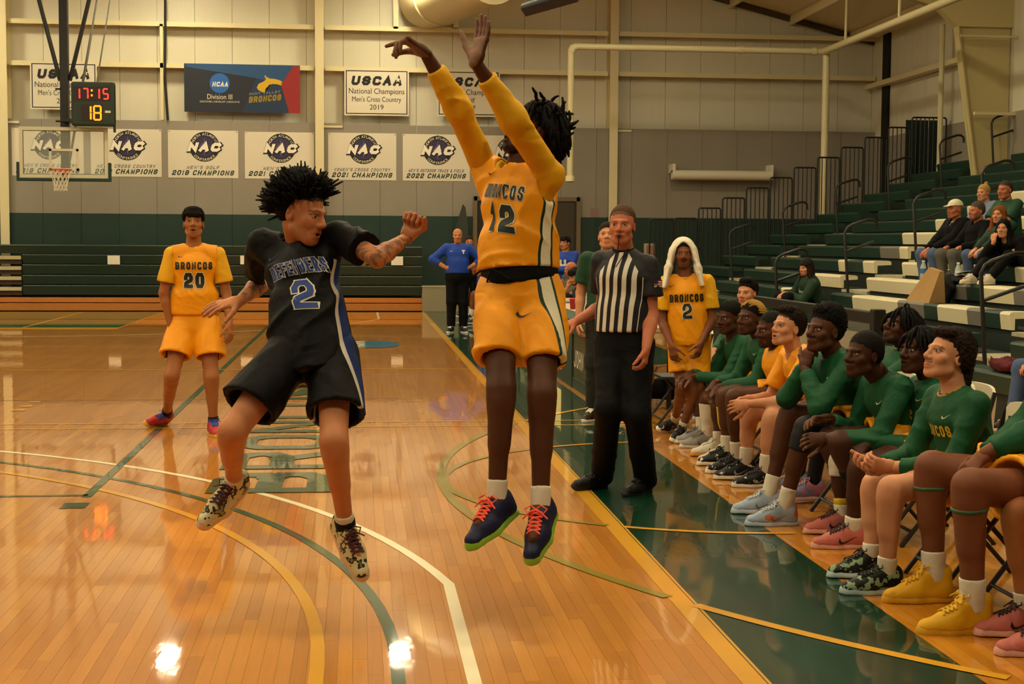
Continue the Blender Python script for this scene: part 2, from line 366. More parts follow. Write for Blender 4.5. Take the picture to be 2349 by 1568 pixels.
for x in xs:
    y = 3.0+random.uniform(0, 1.2)
    while y < WY-.3:
        L_ = random.uniform(.45, 1.5); pl.append((x, y, min(L_, WY-.3-y), random.random())); y += L_
def insight(x, y):
    px, py = proj((x, y, 0)); return -40 < px < 2400 and -40 < py < 1600
near = sorted((q for q in pl if insight(q[0]+PLW/2, q[1]+q[2]/2)), key=lambda q: q[1]+q[2]/2)[:300]; ns_ = set(near)
unit = {}
for q in near:
    k = round(q[2], 1)
    if k not in unit: unit[k] = MB().box(.0004, PLW-.0004, .0005, 1-.0005, -.016, 0).mesh('plank', M_floor)
    o = link('plank', unit[k], floor); o.location = (q[0], q[1], 0); o.scale = (1, q[2], 1); o['tone'] = q[3]
V = []; Fc = []; T = []
for q in pl:
    if q in ns_: continue
    n0 = len(V); x0, x1, y0, y1 = q[0]+.0004, q[0]+PLW-.0004, q[1]+.0005, q[1]+q[2]-.0005
    V += [(x0, y0, 0), (x1, y0, 0), (x1, y1, 0), (x0, y1, 0), (x0, y0, -.016), (x1, y0, -.016), (x1, y1, -.016), (x0, y1, -.016)]
    Fc += [(n0, n0+1, n0+2, n0+3), (n0+4, n0+5, n0+1, n0), (n0+1, n0+5, n0+6, n0+2), (n0+3, n0+2, n0+6, n0+7), (n0, n0+3, n0+7, n0+4)]; T += [q[3]]*8
me = bpy.data.meshes.new('planks'); me.from_pydata(V, [], Fc); me.materials.append(M_floor)
at = me.attributes.new('tone', 'FLOAT', 'POINT'); at.data.foreach_set('value', T); me.update()
link('plank_field', me, floor, 'stuff')
# outer floor (right of the boards, under the bleachers)
B('floor_side', wavy(mat('side_floor', '#a9691f', .35, coat=1)), floor, 6.0, WX, 2, WY, -.016, -.001)
# painted lines and areas
PZ = [.001]
def paint(name, m, polys, lab=None):
    mb = MB(); z = PZ[0]; PZ[0] += .0002
    for i, p in enumerate(polys): mb.add([(a[0], a[1], z+.0001*(i//60)) for a in p], [tuple(range(len(p)))])
    return mb.build(name, m, floor)
def ring(cx_, cy_, r, wd, a0, a1, n=72):
    out = []
    for i in range(n):
        a, b = a0+(a1-a0)*i/n, a0+(a1-a0)*(i+1)/n
        out.append([(cx_+(r-wd/2)*math.cos(a), cy_+(r-wd/2)*math.sin(a)), (cx_+(r+wd/2)*math.cos(a), cy_+(r+wd/2)*math.sin(a)), (cx_+(r+wd/2)*math.cos(b), cy_+(r+wd/2)*math.sin(b)), (cx_+(r-wd/2)*math.cos(b), cy_+(r-wd/2)*math.sin(b))])
    return out
def rect(x0, x1, y0, y1): return [(x0, y0), (x1, y0), (x1, y1), (x0, y1)]
MP_green = wavy(floor_paint_mat('floor_green', '#0c3322')); MP_yel = wavy(floor_paint_mat('floor_yellow', '#d39a2a')); MP_white = wavy(floor_paint_mat('floor_white', '#efe6c4'))
MP_gline = wavy(floor_paint_mat('floor_green_line', '#2f4a2e')); MP_olive = wavy(floor_paint_mat('floor_olive', '#8f8036')); MP_dim = wavy(floor_paint_mat('floor_dim_yellow', '#d7a23c')); MP_blue = wavy(floor_paint_mat('floor_blue', '#2f6f93'))
BX0, BX1 = SX+.045, 2.28
paint('painted_apron', MP_green, [rect(BX0, BX1, 3.4, 33.1), rect(BX1, 4.6, 18.6, 33.1), rect(-9.6, SX, 32.7, 33.1)])
KX = 1.83
paint('painted_key', wavy(floor_paint_mat('floor_key_green', '#1a5c38')), [rect(XC-KX, XC+KX, 26.9, 32.6)])
paint('painted_key_band', MP_yel, [rect(XC-KX, XC+KX, 26.35, 26.9), rect(XC+KX, XC+KX+.05, 26.35, 32.6), rect(XC-KX-.05, XC-KX, 26.35, 32.6), rect(XC-KX, XC+KX, 32.6, 32.68)])
paint('painted_key_line', MP_dim, [[(xat(150, 760, 27)*0+XC+.1, 26.9), (XC+.16, 26.9), (XC+.16, 32.6), (XC+.1, 32.6)]])
paint('sideline', MP_yel, [rect(SX-.045, SX+.045, 3.2, 32.7), rect(SX+.05, SX+.062, 3.2, 32.7)])
def three(r, wd, yb, sgn):
    dxs = SX-1.015-XC if r > 6.6 else r
    a = math.acos(min(1, dxs/r)); ps = ring(XC, yb, r, wd, a, PI-a) if sgn > 0 else ring(XC, yb, r, wd, -a, -(PI-a))
    y1 = yb+sgn*r*math.sin(a); y0 = yb-sgn*1.575
    for s in (-1, 1):
        xx = XC+s*dxs; ps.append(rect(xx-wd/2, xx+wd/2, min(y0, y1), max(y0, y1)+.01))
    return ps
paint('three_point_line', MP_white, three(6.72, .052, YB, 1)); paint('three_point_line', MP_white, three(6.72, .05, YH, -1))
paint('inner_arc', MP_gline, three(6.33, .052, YB, 1)); paint('inner_arc', MP_yel, three(6.03, .055, YB, 1))
VX = XC+4.5
paint('volleyball_line', MP_gline, [rect(VX-.03, VX+.03, 9.1, 27.5), rect(-7, VX, 9.14, 9.19)])
paint('volleyball_mark', MP_gline, [rect(VX-.09, VX+.06, 8.72, 8.9)])
paint('floor_seam', mat('seam', '#6b3f16', .5), [rect(-9, .4, 14.66, 14.685)])
gy = lambda px, py: float(gnd(px, py)[1])
paint('cross_line', MP_dim, [rect(-6, 2.33, gy(900, 967)-.02, gy(900, 967)+.02), rect(-6, 2.33, gy(900, 978)-.02, gy(900, 978)+.02), rect(-6, 1.4, gy(900, 846)-.03, gy(900, 846)+.03)])
# cross-court arcs: olive on the wood, yellow over the green apron
def clip(ps, x0, x1): return [p for p in ps if x0 <= sum(a[0] for a in p)/4 <= x1]
big = ring(6.85, 9.45, 6.3, .06, PI-1.1, PI+1.1, 160); fr_ = ring(2.4, 9.5, 1.83, .05, PI/2, PI*1.5, 120)
for q_ in (big, fr_): paint('cross_court_arc', MP_olive, clip(q_, -2, SX-.04)); paint('cross_court_arc', MP_yel, clip(q_, SX+.05, 2.4))
paint('free_throw_dash', MP_dim, [rect(*(lambda g: (g[0]-.06, g[0]+.06, g[1]-.05, g[1]+.05))(gnd(px, py))) for px, py in ((80, 922), (60, 932), (42, 941))])
# court lettering, half-court blue oval mark
mb = MB(); z = PZ[0]; PZ[0] += .0006
flat_text(mb, 'BRONCOS', (-.17, 9.17, z), (0, 1, 0), (-1, 0, 0), 6.6, .8, .17, gap=.22, lift_step=.00015)
mb.build('court_lettering', MP_gline, floor)
ov = [(.22+.42*math.cos(a), 22.45+.78*math.sin(a)) for a in np.linspace(0, 2*PI, 40, endpoint=False)]
paint('court_logo', MP_blue, [ov])
mb = MB(); flat_text(mb, 'NCAA', (.1, 21.72, PZ[0]), (0, 1, 0), (-1, 0, 0), 1.4, .34, .1, gap=.2, lift_step=.00015); mb.build('court_logo_lettering', MP_white, floor)

# ------------------------------------------------------------------ high bay lights
M_lamp = mat('lamp_face', '#ffffff', .5, emit='#ffffff', es=LIGHT_W)
b_ = M_lamp.node_tree.nodes['Principled BSDF']; b_.inputs['Emission Color'].default_value = (*LIGHT_COL, 1)
ZL = 7.7
def mirror(px, py, z):
    g = gnd(px, py); d = ray(px, py); t = z/abs(d[2]); return g[0]+d[0]*t, g[1]+d[1]*t
lx1, ly = mirror(385, 1508, ZL); lx2, _ = mirror(920, 1508, ZL); sp = lx2-lx1
hous = MB().box(-.22, .22, -.42, .42, .02, .1, .02).mesh('housing', mat('lamp_housing', '#d9d9d6', .4)); face = MB().box(-.2, .2, -.4, .4, 0, .02).mesh('diffuser', M_lamp)
for i in range(-2, 3):
    for j in range(7):
        if (i, j) == (2, 0): continue
        xl = lx1+i*sp; e = empty('high_bay_light', (xl, ly-j*5.2, ZL)); tag(e, 'flat rectangular high bay light hanging from the roof', 'light', 'high bay lights under the roof')
        link('housing', hous, e); link('diffuser', face, e)
        for yy in (-.3, .3): MB().tube([(0, yy, .1), (0, yy, zroof(xl)-ZL-.03)], .008, 5).build('rod', M_black, e)
# ================================================================== BLEACHERS (right side)
RUN, RISE = .51, .217
Xk = lambda k: 6.58+RUN*k
Zk = lambda k: .92+RISE*k
M_seat = {'g': mat('seat_green', '#123127', .45, var=.05), 'w': mat('seat_white', '#d6cdaa', .45), 'y': mat('seat_grey', '#6f6d62', .5)}
M_step = mat('aisle_step', '#a9a284', .6, var=.12, vscale=8); M_under = mat('bleacher_under', '#10201b', .6)
YFAR = 29.7; A1 = (26.1, 27.2); A2 = (19.6, 20.7); A3 = (12.9, 14.0); YNEAR = 7.0
def yof(k, px): return float(atx(px, 548, Xk(k))[1])
c2 = lambda c: 1640+c/3.266
pat = {  # seat runs of the middle and near sections: (from px, to px, colour)
 0: [(c2(50), c2(500), 'g'), (c2(500), c2(640), 'w'), (c2(640), c2(860), 'g'), 0, (c2(960), c2(1035), 'g'), (c2(1035), c2(1378), 'w'), (c2(1378), c2(1575), 'y'), (c2(1575), c2(1675), 'g'), (c2(1675), c2(1900), 'w'), (c2(1900), c2(2020), 'y'), (c2(2020), c2(2148), 'g'), (c2(2148), 2420, 'w')],
 1: [(c2(268), c2(700), 'g'), (c2(700), c2(1030), 'w'), 0, (c2(1235), c2(1770), 'w'), (c2(1770), c2(1890), 'y'), (c2(1890), c2(2000), 'g'), (c2(2000), c2(2245), 'w'), (c2(2245), 2440, 'y')],
 2: [(c2(480), c2(925), 'g'), (c2(925), c2(995), 'w'), (c2(995), c2(1110), 'g'), (c2(1110), c2(1300), 'w'), 0, (c2(1500), c2(2050), 'w'), (c2(2050), c2(2250), 'g'), (c2(2250), 2480, 'w')],
 3: [(c2(693), c2(1235), 'g'), (c2(1235), c2(1380), 'y'), (c2(1380), c2(1550), 'w'), 0, (c2(1740), 2200, 'w'), (2200, 2500, 'g')],
 4: [(c2(900), c2(1400), 'g'), (c2(1400), c2(1790), 'w'), 0, (c2(2000), 2300, 'w'), (2300, 2550, 'g')],
 5: [(c2(1112), c2(1645), 'g'), (c2(1645), c2(2060), 'w'), 0, (2350, 2600, 'w')],
 6: [(c2(1322), c2(1880), 'g'), (c2(1880), 2349, 'w')],
 7: [(c2(1530), c2(2120), 'g'), (c2(2120), 2440, 'w')],
}
def seat_obj(sec, k, y0, y1, c):
    X, Z = Xk(k), Zk(k); d = .27; h = .185
    prof = [(X+.02, Z-h), (X, Z-.03), (X+.012, Z-.008), (X+.04, Z), (X+d-.03, Z), (X+d, Z-.015), (X+d, Z-.06), (X+.09, Z-.07), (X+.06, Z-h)]
    MB().prism(prof, 1, y0+.004, y1-.004).build('seat', M_seat[c], sec)
secs = []
for nm, (ya, yb), lab in (('bleacher', (A1[1], YFAR), 'dark green bleacher section beside the end guard rails'), ('bleacher', (A2[1], A1[0]), 'middle bleacher section with green, grey and white seats'), ('bleacher', (A3[1], A2[0]), 'white and grey patterned bleacher section with the seated spectators'), ('bleacher', (YNEAR, A3[0]), 'bleacher section cut off at the edge with the maroon cloth')):
    e = empty(nm, (Xk(-2), (ya+yb)/2, 0)); tag(e, lab, 'bleacher', 'pulled-out bleachers along the side wall'); secs.append((e, ya, yb)); 
    def rel(o, e=e): return o
# children are built in world coordinates, so the section empties stay at the origin
for e, _, _ in secs: e.location = (0, 0, 0)
for si, (e, ya, yb) in enumerate(secs):
    for k in range(-2, 12):
        X, Z = Xk(k), Zk(k)
        B('deck', M_under, e, X+.09, min(X+RUN+.1, WX-.06), ya, yb, Z-.24, Z-.2)
        B('riser', M_under, e, X+.06, X+.09, ya, yb, max(0, Z-.46), Z-.07)
        runs = None
        if si in (1, 2) and k in pat:
            p = pat[k]; z_ = p.index(0) if 0 in p else len(p); runs = p[:z_] if si == 1 else p[z_+1:]
        if not runs:
            # one-coloured row, seats in modules
            nmod = max(1, round((yb-ya)/1.8)); st = (yb-ya)/nmod
            for q in range(nmod):
                c = 'g'
                if si == 3 and k in (-1, 0): c = 'wyg'[q % 3]
                if si == 2 and k == -1: c = 'gyg'[q % 3]
                seat_obj(e, k, ya+q*st, ya+(q+1)*st, c)
        else:
            edges = [yb]+[yof(k, r[1]) for r in runs]
            for (a, b, c), y1, y0 in zip(runs, edges[:-1], edges[1:]):
                y0 = max(y0, ya); y1 = min(max(y1, ya), yb)
                if (a, b, c) == runs[-1]: y0 = ya
                if y1-y0 > .03: seat_obj(e, k, y0, y1, c)
    B('front_panel', M_under, e, Xk(-2)+.1, Xk(-2)+.14, ya, yb, 0, Zk(-2)-.05)
    if si == 0: B('end_panel', M_under, e, Xk(-2)+.15, Xk(-1), yb-.02, yb, 0, .4)
# aisles with steps and rails
def hand_rail(e, k, yc, near=False):
    X, Z = Xk(k), Zk(k); r = .022; b = (X-.02, yc, Z-.42); t = (X-.1, yc, Z+.62)
    m = MB().tube([b, t]+[(X-.06, yc, Z+.70), (X-.0, yc, Z+.74), (X+.24, yc, Z+.82), (X+.32, yc, Z+.82), (X+.37, yc, Z+.78), (X+.38, yc, Z+.68)], r, 8)
    m.tube([(X-.07, yc, Z+.36), (X+.34, yc, Z+.5)], r*.9, 8)
    m.build('hand_rail', M_black, e, smooth=True)
for ai, (ya, yb) in enumerate((A1, A2, A3)):
    e = empty('aisle_stair'); tag(e, ('stepped bleacher aisle farthest along, beside the dark green section', 'stepped bleacher aisle between the green and the patterned section', 'stepped bleacher aisle at the frame edge with one rail')[ai], 'stairs', 'bleacher aisles')
    for k in range(-2, 12):
        X, Z = Xk(k), Zk(k)
        B('tread', M_step, e, X+.02, min(X+RUN+.02, WX-.06), ya+.01, yb-.01, max(0, Z-.42), Z-.2)
        B('step', M_step, e, X-.22, X+.02, ya+.02, ya+.55, max(0, Z-.42), Z-.31)
        B('gap', M_dark, e, X-.0, X+.02, ya+.56, yb-.02, max(0, Z-.40), Z-.24)
    for k in ((-1, 1, 3, 5, 7, 9, 11), (-1, 1, 3, 5, 7), (-1, 1))[ai]: hand_rail(e, k, (ya+yb)/2+(.1 if ai < 2 else -.1))
# end guard rails
for k in range(-1, 11):
    X, Z = Xk(k), Zk(k); y = YFAR+.05; x0, x1 = X+.01, X+RUN-.03
    if k == 10: x1 = X+RUN*1.5
    z0, z1 = max(.05, Z-.5), Z+1.2; rr = .05
    if k == -1: z1 = Zk(0)+1.18; x0 -= .02
    e = empty('guard_rail'); tag(e, 'black tubular guard rail panel, number %s up the stepped row at the bleacher end' % ('one two three four five six seven eight nine ten eleven twelve'.split()[k+1]), 'guard rail', 'stepped guard rails at the bleacher end')
    MB().tube([(x0, y, z0), (x0, y, z1-rr)]+arc((x0+rr, y, z1-rr), rr, PI, PI/2, 5)+arc((x1-rr, y, z1-rr), rr, PI/2, 0, 5)+[(x1, y, z0)], .018, 8).build('frame', M_black, e, smooth=True)
    nb = 4 if k < 10 else 7
    for q in range(nb):
        xx = x0+(x1-x0)*(q+1)/(nb+1); MB().tube([(xx, y, z0), (xx, y, z1)], .012, 6).build('bar', M_black, e)
# barrier in front of the bleachers
e = empty('barrier'); tag(e, 'black barrier rail with a stout post behind the players bench', 'barrier')
XB = 5.0; zb = float(atx(1872, 703, XB)[2]); y0, y1 = float(atx(2012, 715, XB)[1]), float(atx(1700, 680, XB)[1])
B('top_rail', M_black, e, XB-.04, XB+.04, y0, y1, zb-.09, zb+.03, .01); B('post', M_black, e, XB-.06, XB+.06, y0-.08, y0+.04, 0, zb+.06, .01)
B('post', M_black, e, XB-.05, XB+.05, y1-.1, y1, 0, zb); B('panel', mat('barrier_panel', '#8d8772', .6), e, XB+.0, XB+.03, y0+.5, y1-.3, .12, zb-.2)
# ------------------------------------------------------------------ folded bleacher along the end wall
YFB = 33.2; xe = xat(968, 690, YFB)
fb = empty('folded_bleacher'); tag(fb, 'closed dark green bleacher stack along the far end wall', 'bleacher')
ys = [(562, 583, .0), (584, 606, .03), (607, 630, .06), (631, 653, .09), (654, 677, .12)]
M_fold = mat('folded_green', '#26352b', .5, var=.05); M_oak = mat('oak_board', '#b5702a', .4, var=.08, vscale=5, stretch=(1, 8, 8)); M_cream2 = mat('end_cream', '#b9b08c', .5)
xcut = xat(52, 640, YFB)
for i, (a, b, off) in enumerate(ys):
    z1, z0 = zat(300, a, YFB), zat(300, b, YFB)
    MB().prism([(YFB+.06-off*.3, z0+.01), (YFB-off*.3, z1-.02), (YFB+.02-off*.3, z1), (YFB+.75, z1), (YFB+.75, z0+.01)], 0, xcut if i else -16, xe).build('seat_board', M_fold, fb)
    if i:
        B('aisle_end', M_cream2, fb, -13.5, xcut-.03, YFB-.0, YFB+.5, z0+.1, z0+.18); B('aisle_gap', mat('gap_brown', '#43301a', .7), fb, -13.5, xcut-.03, YFB+.06, YFB+.5, z0, z0+.1)
for a, b, off in ((682, 693, 0), (695, 711, -.12)):
    z1, z0 = zat(300, a, YFB), zat(300, b, YFB); B('oak_plank', M_oak, fb, -14, xe, YFB+off-.03, YFB+.5, max(0.0, z0), z1)
for px, py in ((261, 596), (565, 596), (911, 598)):
    q = aty(px, py, YFB-.02); e = B('paper_notice', mat('paper', '#e9e2cf', .7), None, q[0]-.135, q[0]+.135, YFB-.012-.02, YFB-.02, q[2]-.1, q[2]+.1)
    tag(e, {261: 'white paper notice taped to the folded bleacher near the yellow twenty player', 565: 'white paper notice on the folded bleacher beside the black jersey sleeve', 911: 'white paper notice on the folded bleacher under the outstretched tattooed arm'}[px], 'notice', 'paper notices')
# low beige box, dark leaning pad beside the doorway
q0, q1 = aty(969, 656, 32.9), aty(1052, 700, 32.9)
e = empty('floor_box'); tag(e, 'low beige padded box beside the end of the folded bleacher', 'box')
B('body', mat('box_beige', '#8d8468', .6), e, q0[0], q1[0], 32.9, 33.5, 0, q0[2]-.02, .01); B('lid', mat('box_beige2', '#9b9274', .6), e, q0[0]-.01, q1[0]+.01, 32.89, 33.51, q0[2]-.03, q0[2], .008)
p = [aty(a, b, LINER-.3) for a, b in ((1062, 468), (1068, 476), (1074, 520), (1076, 560), (1040, 560), (1046, 520))]
p[3][2] = p[4][2] = 0
e = MB().prism([(a[0], a[2]) for a in p], 1, LINER-.3, LINER-.2).build('folded_mat', mat('mat_grey', '#2d332c', .6)); tag(e, 'dark upright folded mat standing beside the doorway', 'mat')

a, b = aty(2078, 275, YFAR+.6), aty(2206, 380, YFAR+.6)
e = empty('curtain_panel'); tag(e, 'dark green curtain panel behind the topmost guard rails', 'curtain')
for q in range(5): B('curtain_fold', mat('curtain_dark', '#15261d', .8), e, a[0]+(b[0]-a[0])*q/5, a[0]+(b[0]-a[0])*(q+1)/5-.004, YFAR+.58+.02*(q % 2), YFAR+.61+.02*(q % 2), 0.0, a[2], .012)
# ================================================================== PEOPLE : smooth solid modelling
A_ = lambda *v: np.array(v, float)
def nrm(v): return np.asarray(v, float)/(np.linalg.norm(v)+1e-9)
def cap(a, b, ra, rb=None): return ('c', np.asarray(a, float), np.asarray(b, float), ra, ra if rb is None else rb)
def ell(c, ax, r): return ('e', np.asarray(c, float), np.asarray(ax, float), np.asarray(r, float))
def xcap(a, b, u, wa, da, wb, db):
    a, b = np.asarray(a, float), np.asarray(b, float); t = nrm(b-a); u = nrm(u-t*(u@t)); return ('x', a, b, u, np.cross(t, u), wa, da, wb, db)
def pev(p, P):
    if p[0] == 'c':
        _, a, b, ra, rb = p; ba = b-a; t = np.clip(((P-a)@ba)/(ba@ba+1e-12), 0, 1)
        return np.linalg.norm(P-a-t[..., None]*ba, axis=-1)-(ra+t*(rb-ra))
    if p[0] == 'e':
        _, c, ax, r = p; q = (P-c)@ax.T; k0 = np.linalg.norm(q/r, axis=-1); k1 = np.linalg.norm(q/(r*r), axis=-1)
        return k0*(k0-1)/np.maximum(k1, 1e-6)
    _, a, b, u, v, wa, da, wb, db = p; ba = b-a; L = np.linalg.norm(ba); n = ba/L; t = np.clip(((P-a)@n)/L, 0, 1); q = P-a-t[..., None]*ba
    w_ = wa+t*(wb-wa); d_ = da+t*(db-da); l, f, x = q@u, q@v, q@n; m = np.minimum(w_, d_)
    k0 = np.sqrt((l/w_)**2+(f/d_)**2+(x/m)**2); k1 = np.sqrt((l/w_**2)**2+(f/d_**2)**2+(x/m**2)**2)
    return k0*(k0-1)/np.maximum(k1, 1e-6)
def pbox(p):
    if p[0] == 'c': r = max(p[3], p[4]); return np.minimum(p[1], p[2])-r, np.maximum(p[1], p[2])+r
    if p[0] == 'e': r = np.sqrt(((p[2]*p[3][:, None])**2).sum(0)); return p[1]-r, p[1]+r
    r = max(p[5:9]); return np.minimum(p[1], p[2])-r, np.maximum(p[1], p[2])+r
def smin(a, b, k):
    h = np.maximum(k-np.abs(a-b), 0)/k; return np.minimum(a, b)-h*h*k*.25
class G:
    """one smooth union of shapes, with flat cuts, carved shapes and a fold pattern"""
    def __init__(s, prims, k=.03, cuts=(), subs=(), noise=None, kj=.004):
        s.p = list(prims); s.k = k; s.cuts = list(cuts); s.subs = list(subs); s.noise = noise; s.kj = kj
    def ev(s, P):
        d = np.full(P.shape[:-1], 1.0)
        for p in s.p: d = smin(d, pev(p, P), s.k)
        return s.fin(d, P)
    def fin(s, d, P):
        if s.noise: d = d+s.noise(P)
        for (c, n) in s.cuts: d = np.maximum(d, (P-c)@n)
        for q in s.subs: d = np.maximum(d, -pev(q, P))
        return d
    def box(s):
        b = [pbox(p) for p in s.p]; return np.min([x[0] for x in b], 0)-.02, np.max([x[1] for x in b], 0)+.02
def fev(gs, P):
    d = None
    for g in gs:
        e = g.ev(P); d = e if d is None else smin(d, e, g.kj)
    return d
def nets(D, org, h):
    s = D < 0; sh = D.shape
    c = np.zeros((sh[0]-1, sh[1]-1, sh[2]-1), np.uint8); sl = (slice(None, -1), slice(1, None))
    for i in (0, 1):
        for j in (0, 1):
            for k in (0, 1): c += s[sl[i], sl[j], sl[k]]
    act = (c > 0) & (c < 8); I, J, K = np.nonzero(act); n = len(I); vid = np.full(act.shape, -1, np.int64); vid[I, J, K] = np.arange(n)
    acc = np.zeros((n, 3)); cnt = np.zeros(n)
    cv = {(i, j, k): D[I+i, J+j, K+k] for i in (0, 1) for j in (0, 1) for k in (0, 1)}
    for a in cv:
        for ax in range(3):
            if a[ax]: continue
            b = list(a); b[ax] = 1; b = tuple(b); va, vb = cv[a], cv[b]; m = (va < 0) != (vb < 0)
            t = np.where(m, va/np.where(m, va-vb, 1), 0)
            for x in range(3): acc[:, x] += m*(a[x]+(t if x == ax else 0))
            cnt += m
    V = org+h*(np.stack((I, J, K), 1)+acc/cnt[:, None]); Q = []
    for ax in range(3):
        a0 = [slice(None)]*3; a1 = [slice(None)]*3; a0[ax] = slice(None, -1); a1[ax] = slice(1, None)
        s0, s1 = s[tuple(a0)], s[tuple(a1)]; ix = np.nonzero(s0 != s1); ix = np.stack(ix, 1)
        y, z = (ax+1) % 3, (ax+2) % 3
        ix = ix[(ix[:, y] > 0) & (ix[:, z] > 0) & (ix[:, y] < sh[y]-1) & (ix[:, z] < sh[z]-1)]
        if not len(ix): continue
        def vv(dy, dz):
            q = ix.copy(); q[:, y] += dy; q[:, z] += dz; return vid[q[:, 0], q[:, 1], q[:, 2]]
        q = np.stack((vv(-1, -1), vv(0, -1), vv(0, 0), vv(-1, 0)), 1)
        ins = s[ix[:, 0], ix[:, 1], ix[:, 2]]; q[~ins] = q[~ins][:, ::-1]; Q.append(q)
    return V, np.concatenate(Q) if Q else np.zeros((0, 4), int)
def solid(gs, h):
    lo = np.min([g.box()[0] for g in gs], 0)-2*h; hi = np.max([g.box()[1] for g in gs], 0)+2*h
    n = np.ceil((hi-lo)/h).astype(int)+1; ax = [lo[i]+h*np.arange(n[i]) for i in range(3)]
    D = np.full(tuple(n), 1.0)
    for g in gs:
        gl, gh = g.box(); i0 = np.clip(((gl-lo)/h).astype(int)-2, 0, n); i1 = np.clip(((gh-lo)/h).astype(int)+3, 0, n)
        d = np.full(tuple(i1-i0), 1.0)
        for p in g.p:
            pl, ph = pbox(p); m = g.k+2*h; a = np.clip(((pl-m-lo)/h).astype(int), i0, i1); b = np.clip(((ph+m-lo)/h).astype(int)+2, i0, i1)
            if (b <= a).any(): continue
            P = np.stack(np.meshgrid(*[ax[i][a[i]:b[i]] for i in range(3)], indexing='ij'), -1)
            sl = tuple(slice(a[i]-i0[i], b[i]-i0[i]) for i in range(3)); d[sl] = smin(d[sl], pev(p, P), g.k)
        P = np.stack(np.meshgrid(*[ax[i][i0[i]:i1[i]] for i in range(3)], indexing='ij'), -1)
        d = g.fin(d, P); sl = tuple(slice(i0[i], i1[i]) for i in range(3)); D[sl] = smin(D[sl], d, g.kj)
    return nets(D, lo, h)
def to_mesh(name, V, Q, m, col=None, lc=None):
    me = bpy.data.meshes.new(name); n, f = len(V), len(Q)
    me.vertices.add(n); me.vertices.foreach_set('co', np.asarray(V, np.float32).ravel())
    me.loops.add(f*4); me.loops.foreach_set('vertex_index', np.asarray(Q, np.int32).ravel())
    me.polygons.add(f); me.polygons.foreach_set('loop_start', np.arange(0, f*4, 4, dtype=np.int32))
    me.update(calc_edges=True)
    me.polygons.foreach_set('use_smooth', np.ones(f, bool))
    if m: me.materials.append(m)
    if col is not None:
        a = me.color_attributes.new('Col', 'FLOAT_COLOR', 'POINT'); a.data.foreach_set('color', np.concatenate((col, np.ones((n, 1))), 1).astype(np.float32).ravel())
    if lc is not None:
        a = me.attributes.new('lc', 'FLOAT_VECTOR', 'POINT'); a.data.foreach_set('vector', lc.astype(np.float32).ravel())
    me.update(); return me
def folds(amp, f=26, seed=0, dirn=(1, .3, .25)):
    """soft waves plus sharper creases that come and go"""
    r = np.random.RandomState(seed); d = A_(*dirn); k1 = nrm(d+r.normal(0, .3, 3))*f*1.5; k2 = nrm(r.normal(0, 1, 3))*f*.5; k3 = nrm(d+r.normal(0, .7, 3))*f*2.3; k4 = nrm(r.normal(0, 1, 3))*f*.8; ph = r.uniform(0, 6, 4)
    def fn(P):
        w_ = 1.6*np.sin(P@k2+ph[0]); a = 1-np.abs(np.sin(.5*(P@k1)+w_+ph[1])); b = 1-np.abs(np.sin(.5*(P@k3)+.9*w_+ph[2])); m1 = np.clip(.45+.8*np.sin(P@k4+ph[3]), 0, 1); m2 = np.clip(.45+.8*np.sin(P@k2*1.6+ph[1]), 0, 1)
        return amp*(.35-1.1*a*a*m1-.65*b*b*m2+.25*np.sin(P@k2+ph[2]))
    return fn
def curls(amp, f=210):
    return lambda P: amp*(np.sin(P[..., 0]*f+1.7*np.sin(P[..., 2]*f*.6))*np.sin(P[..., 1]*f+1.3*np.sin(P[..., 0]*f*.5))*np.sin(P[..., 2]*f)) 
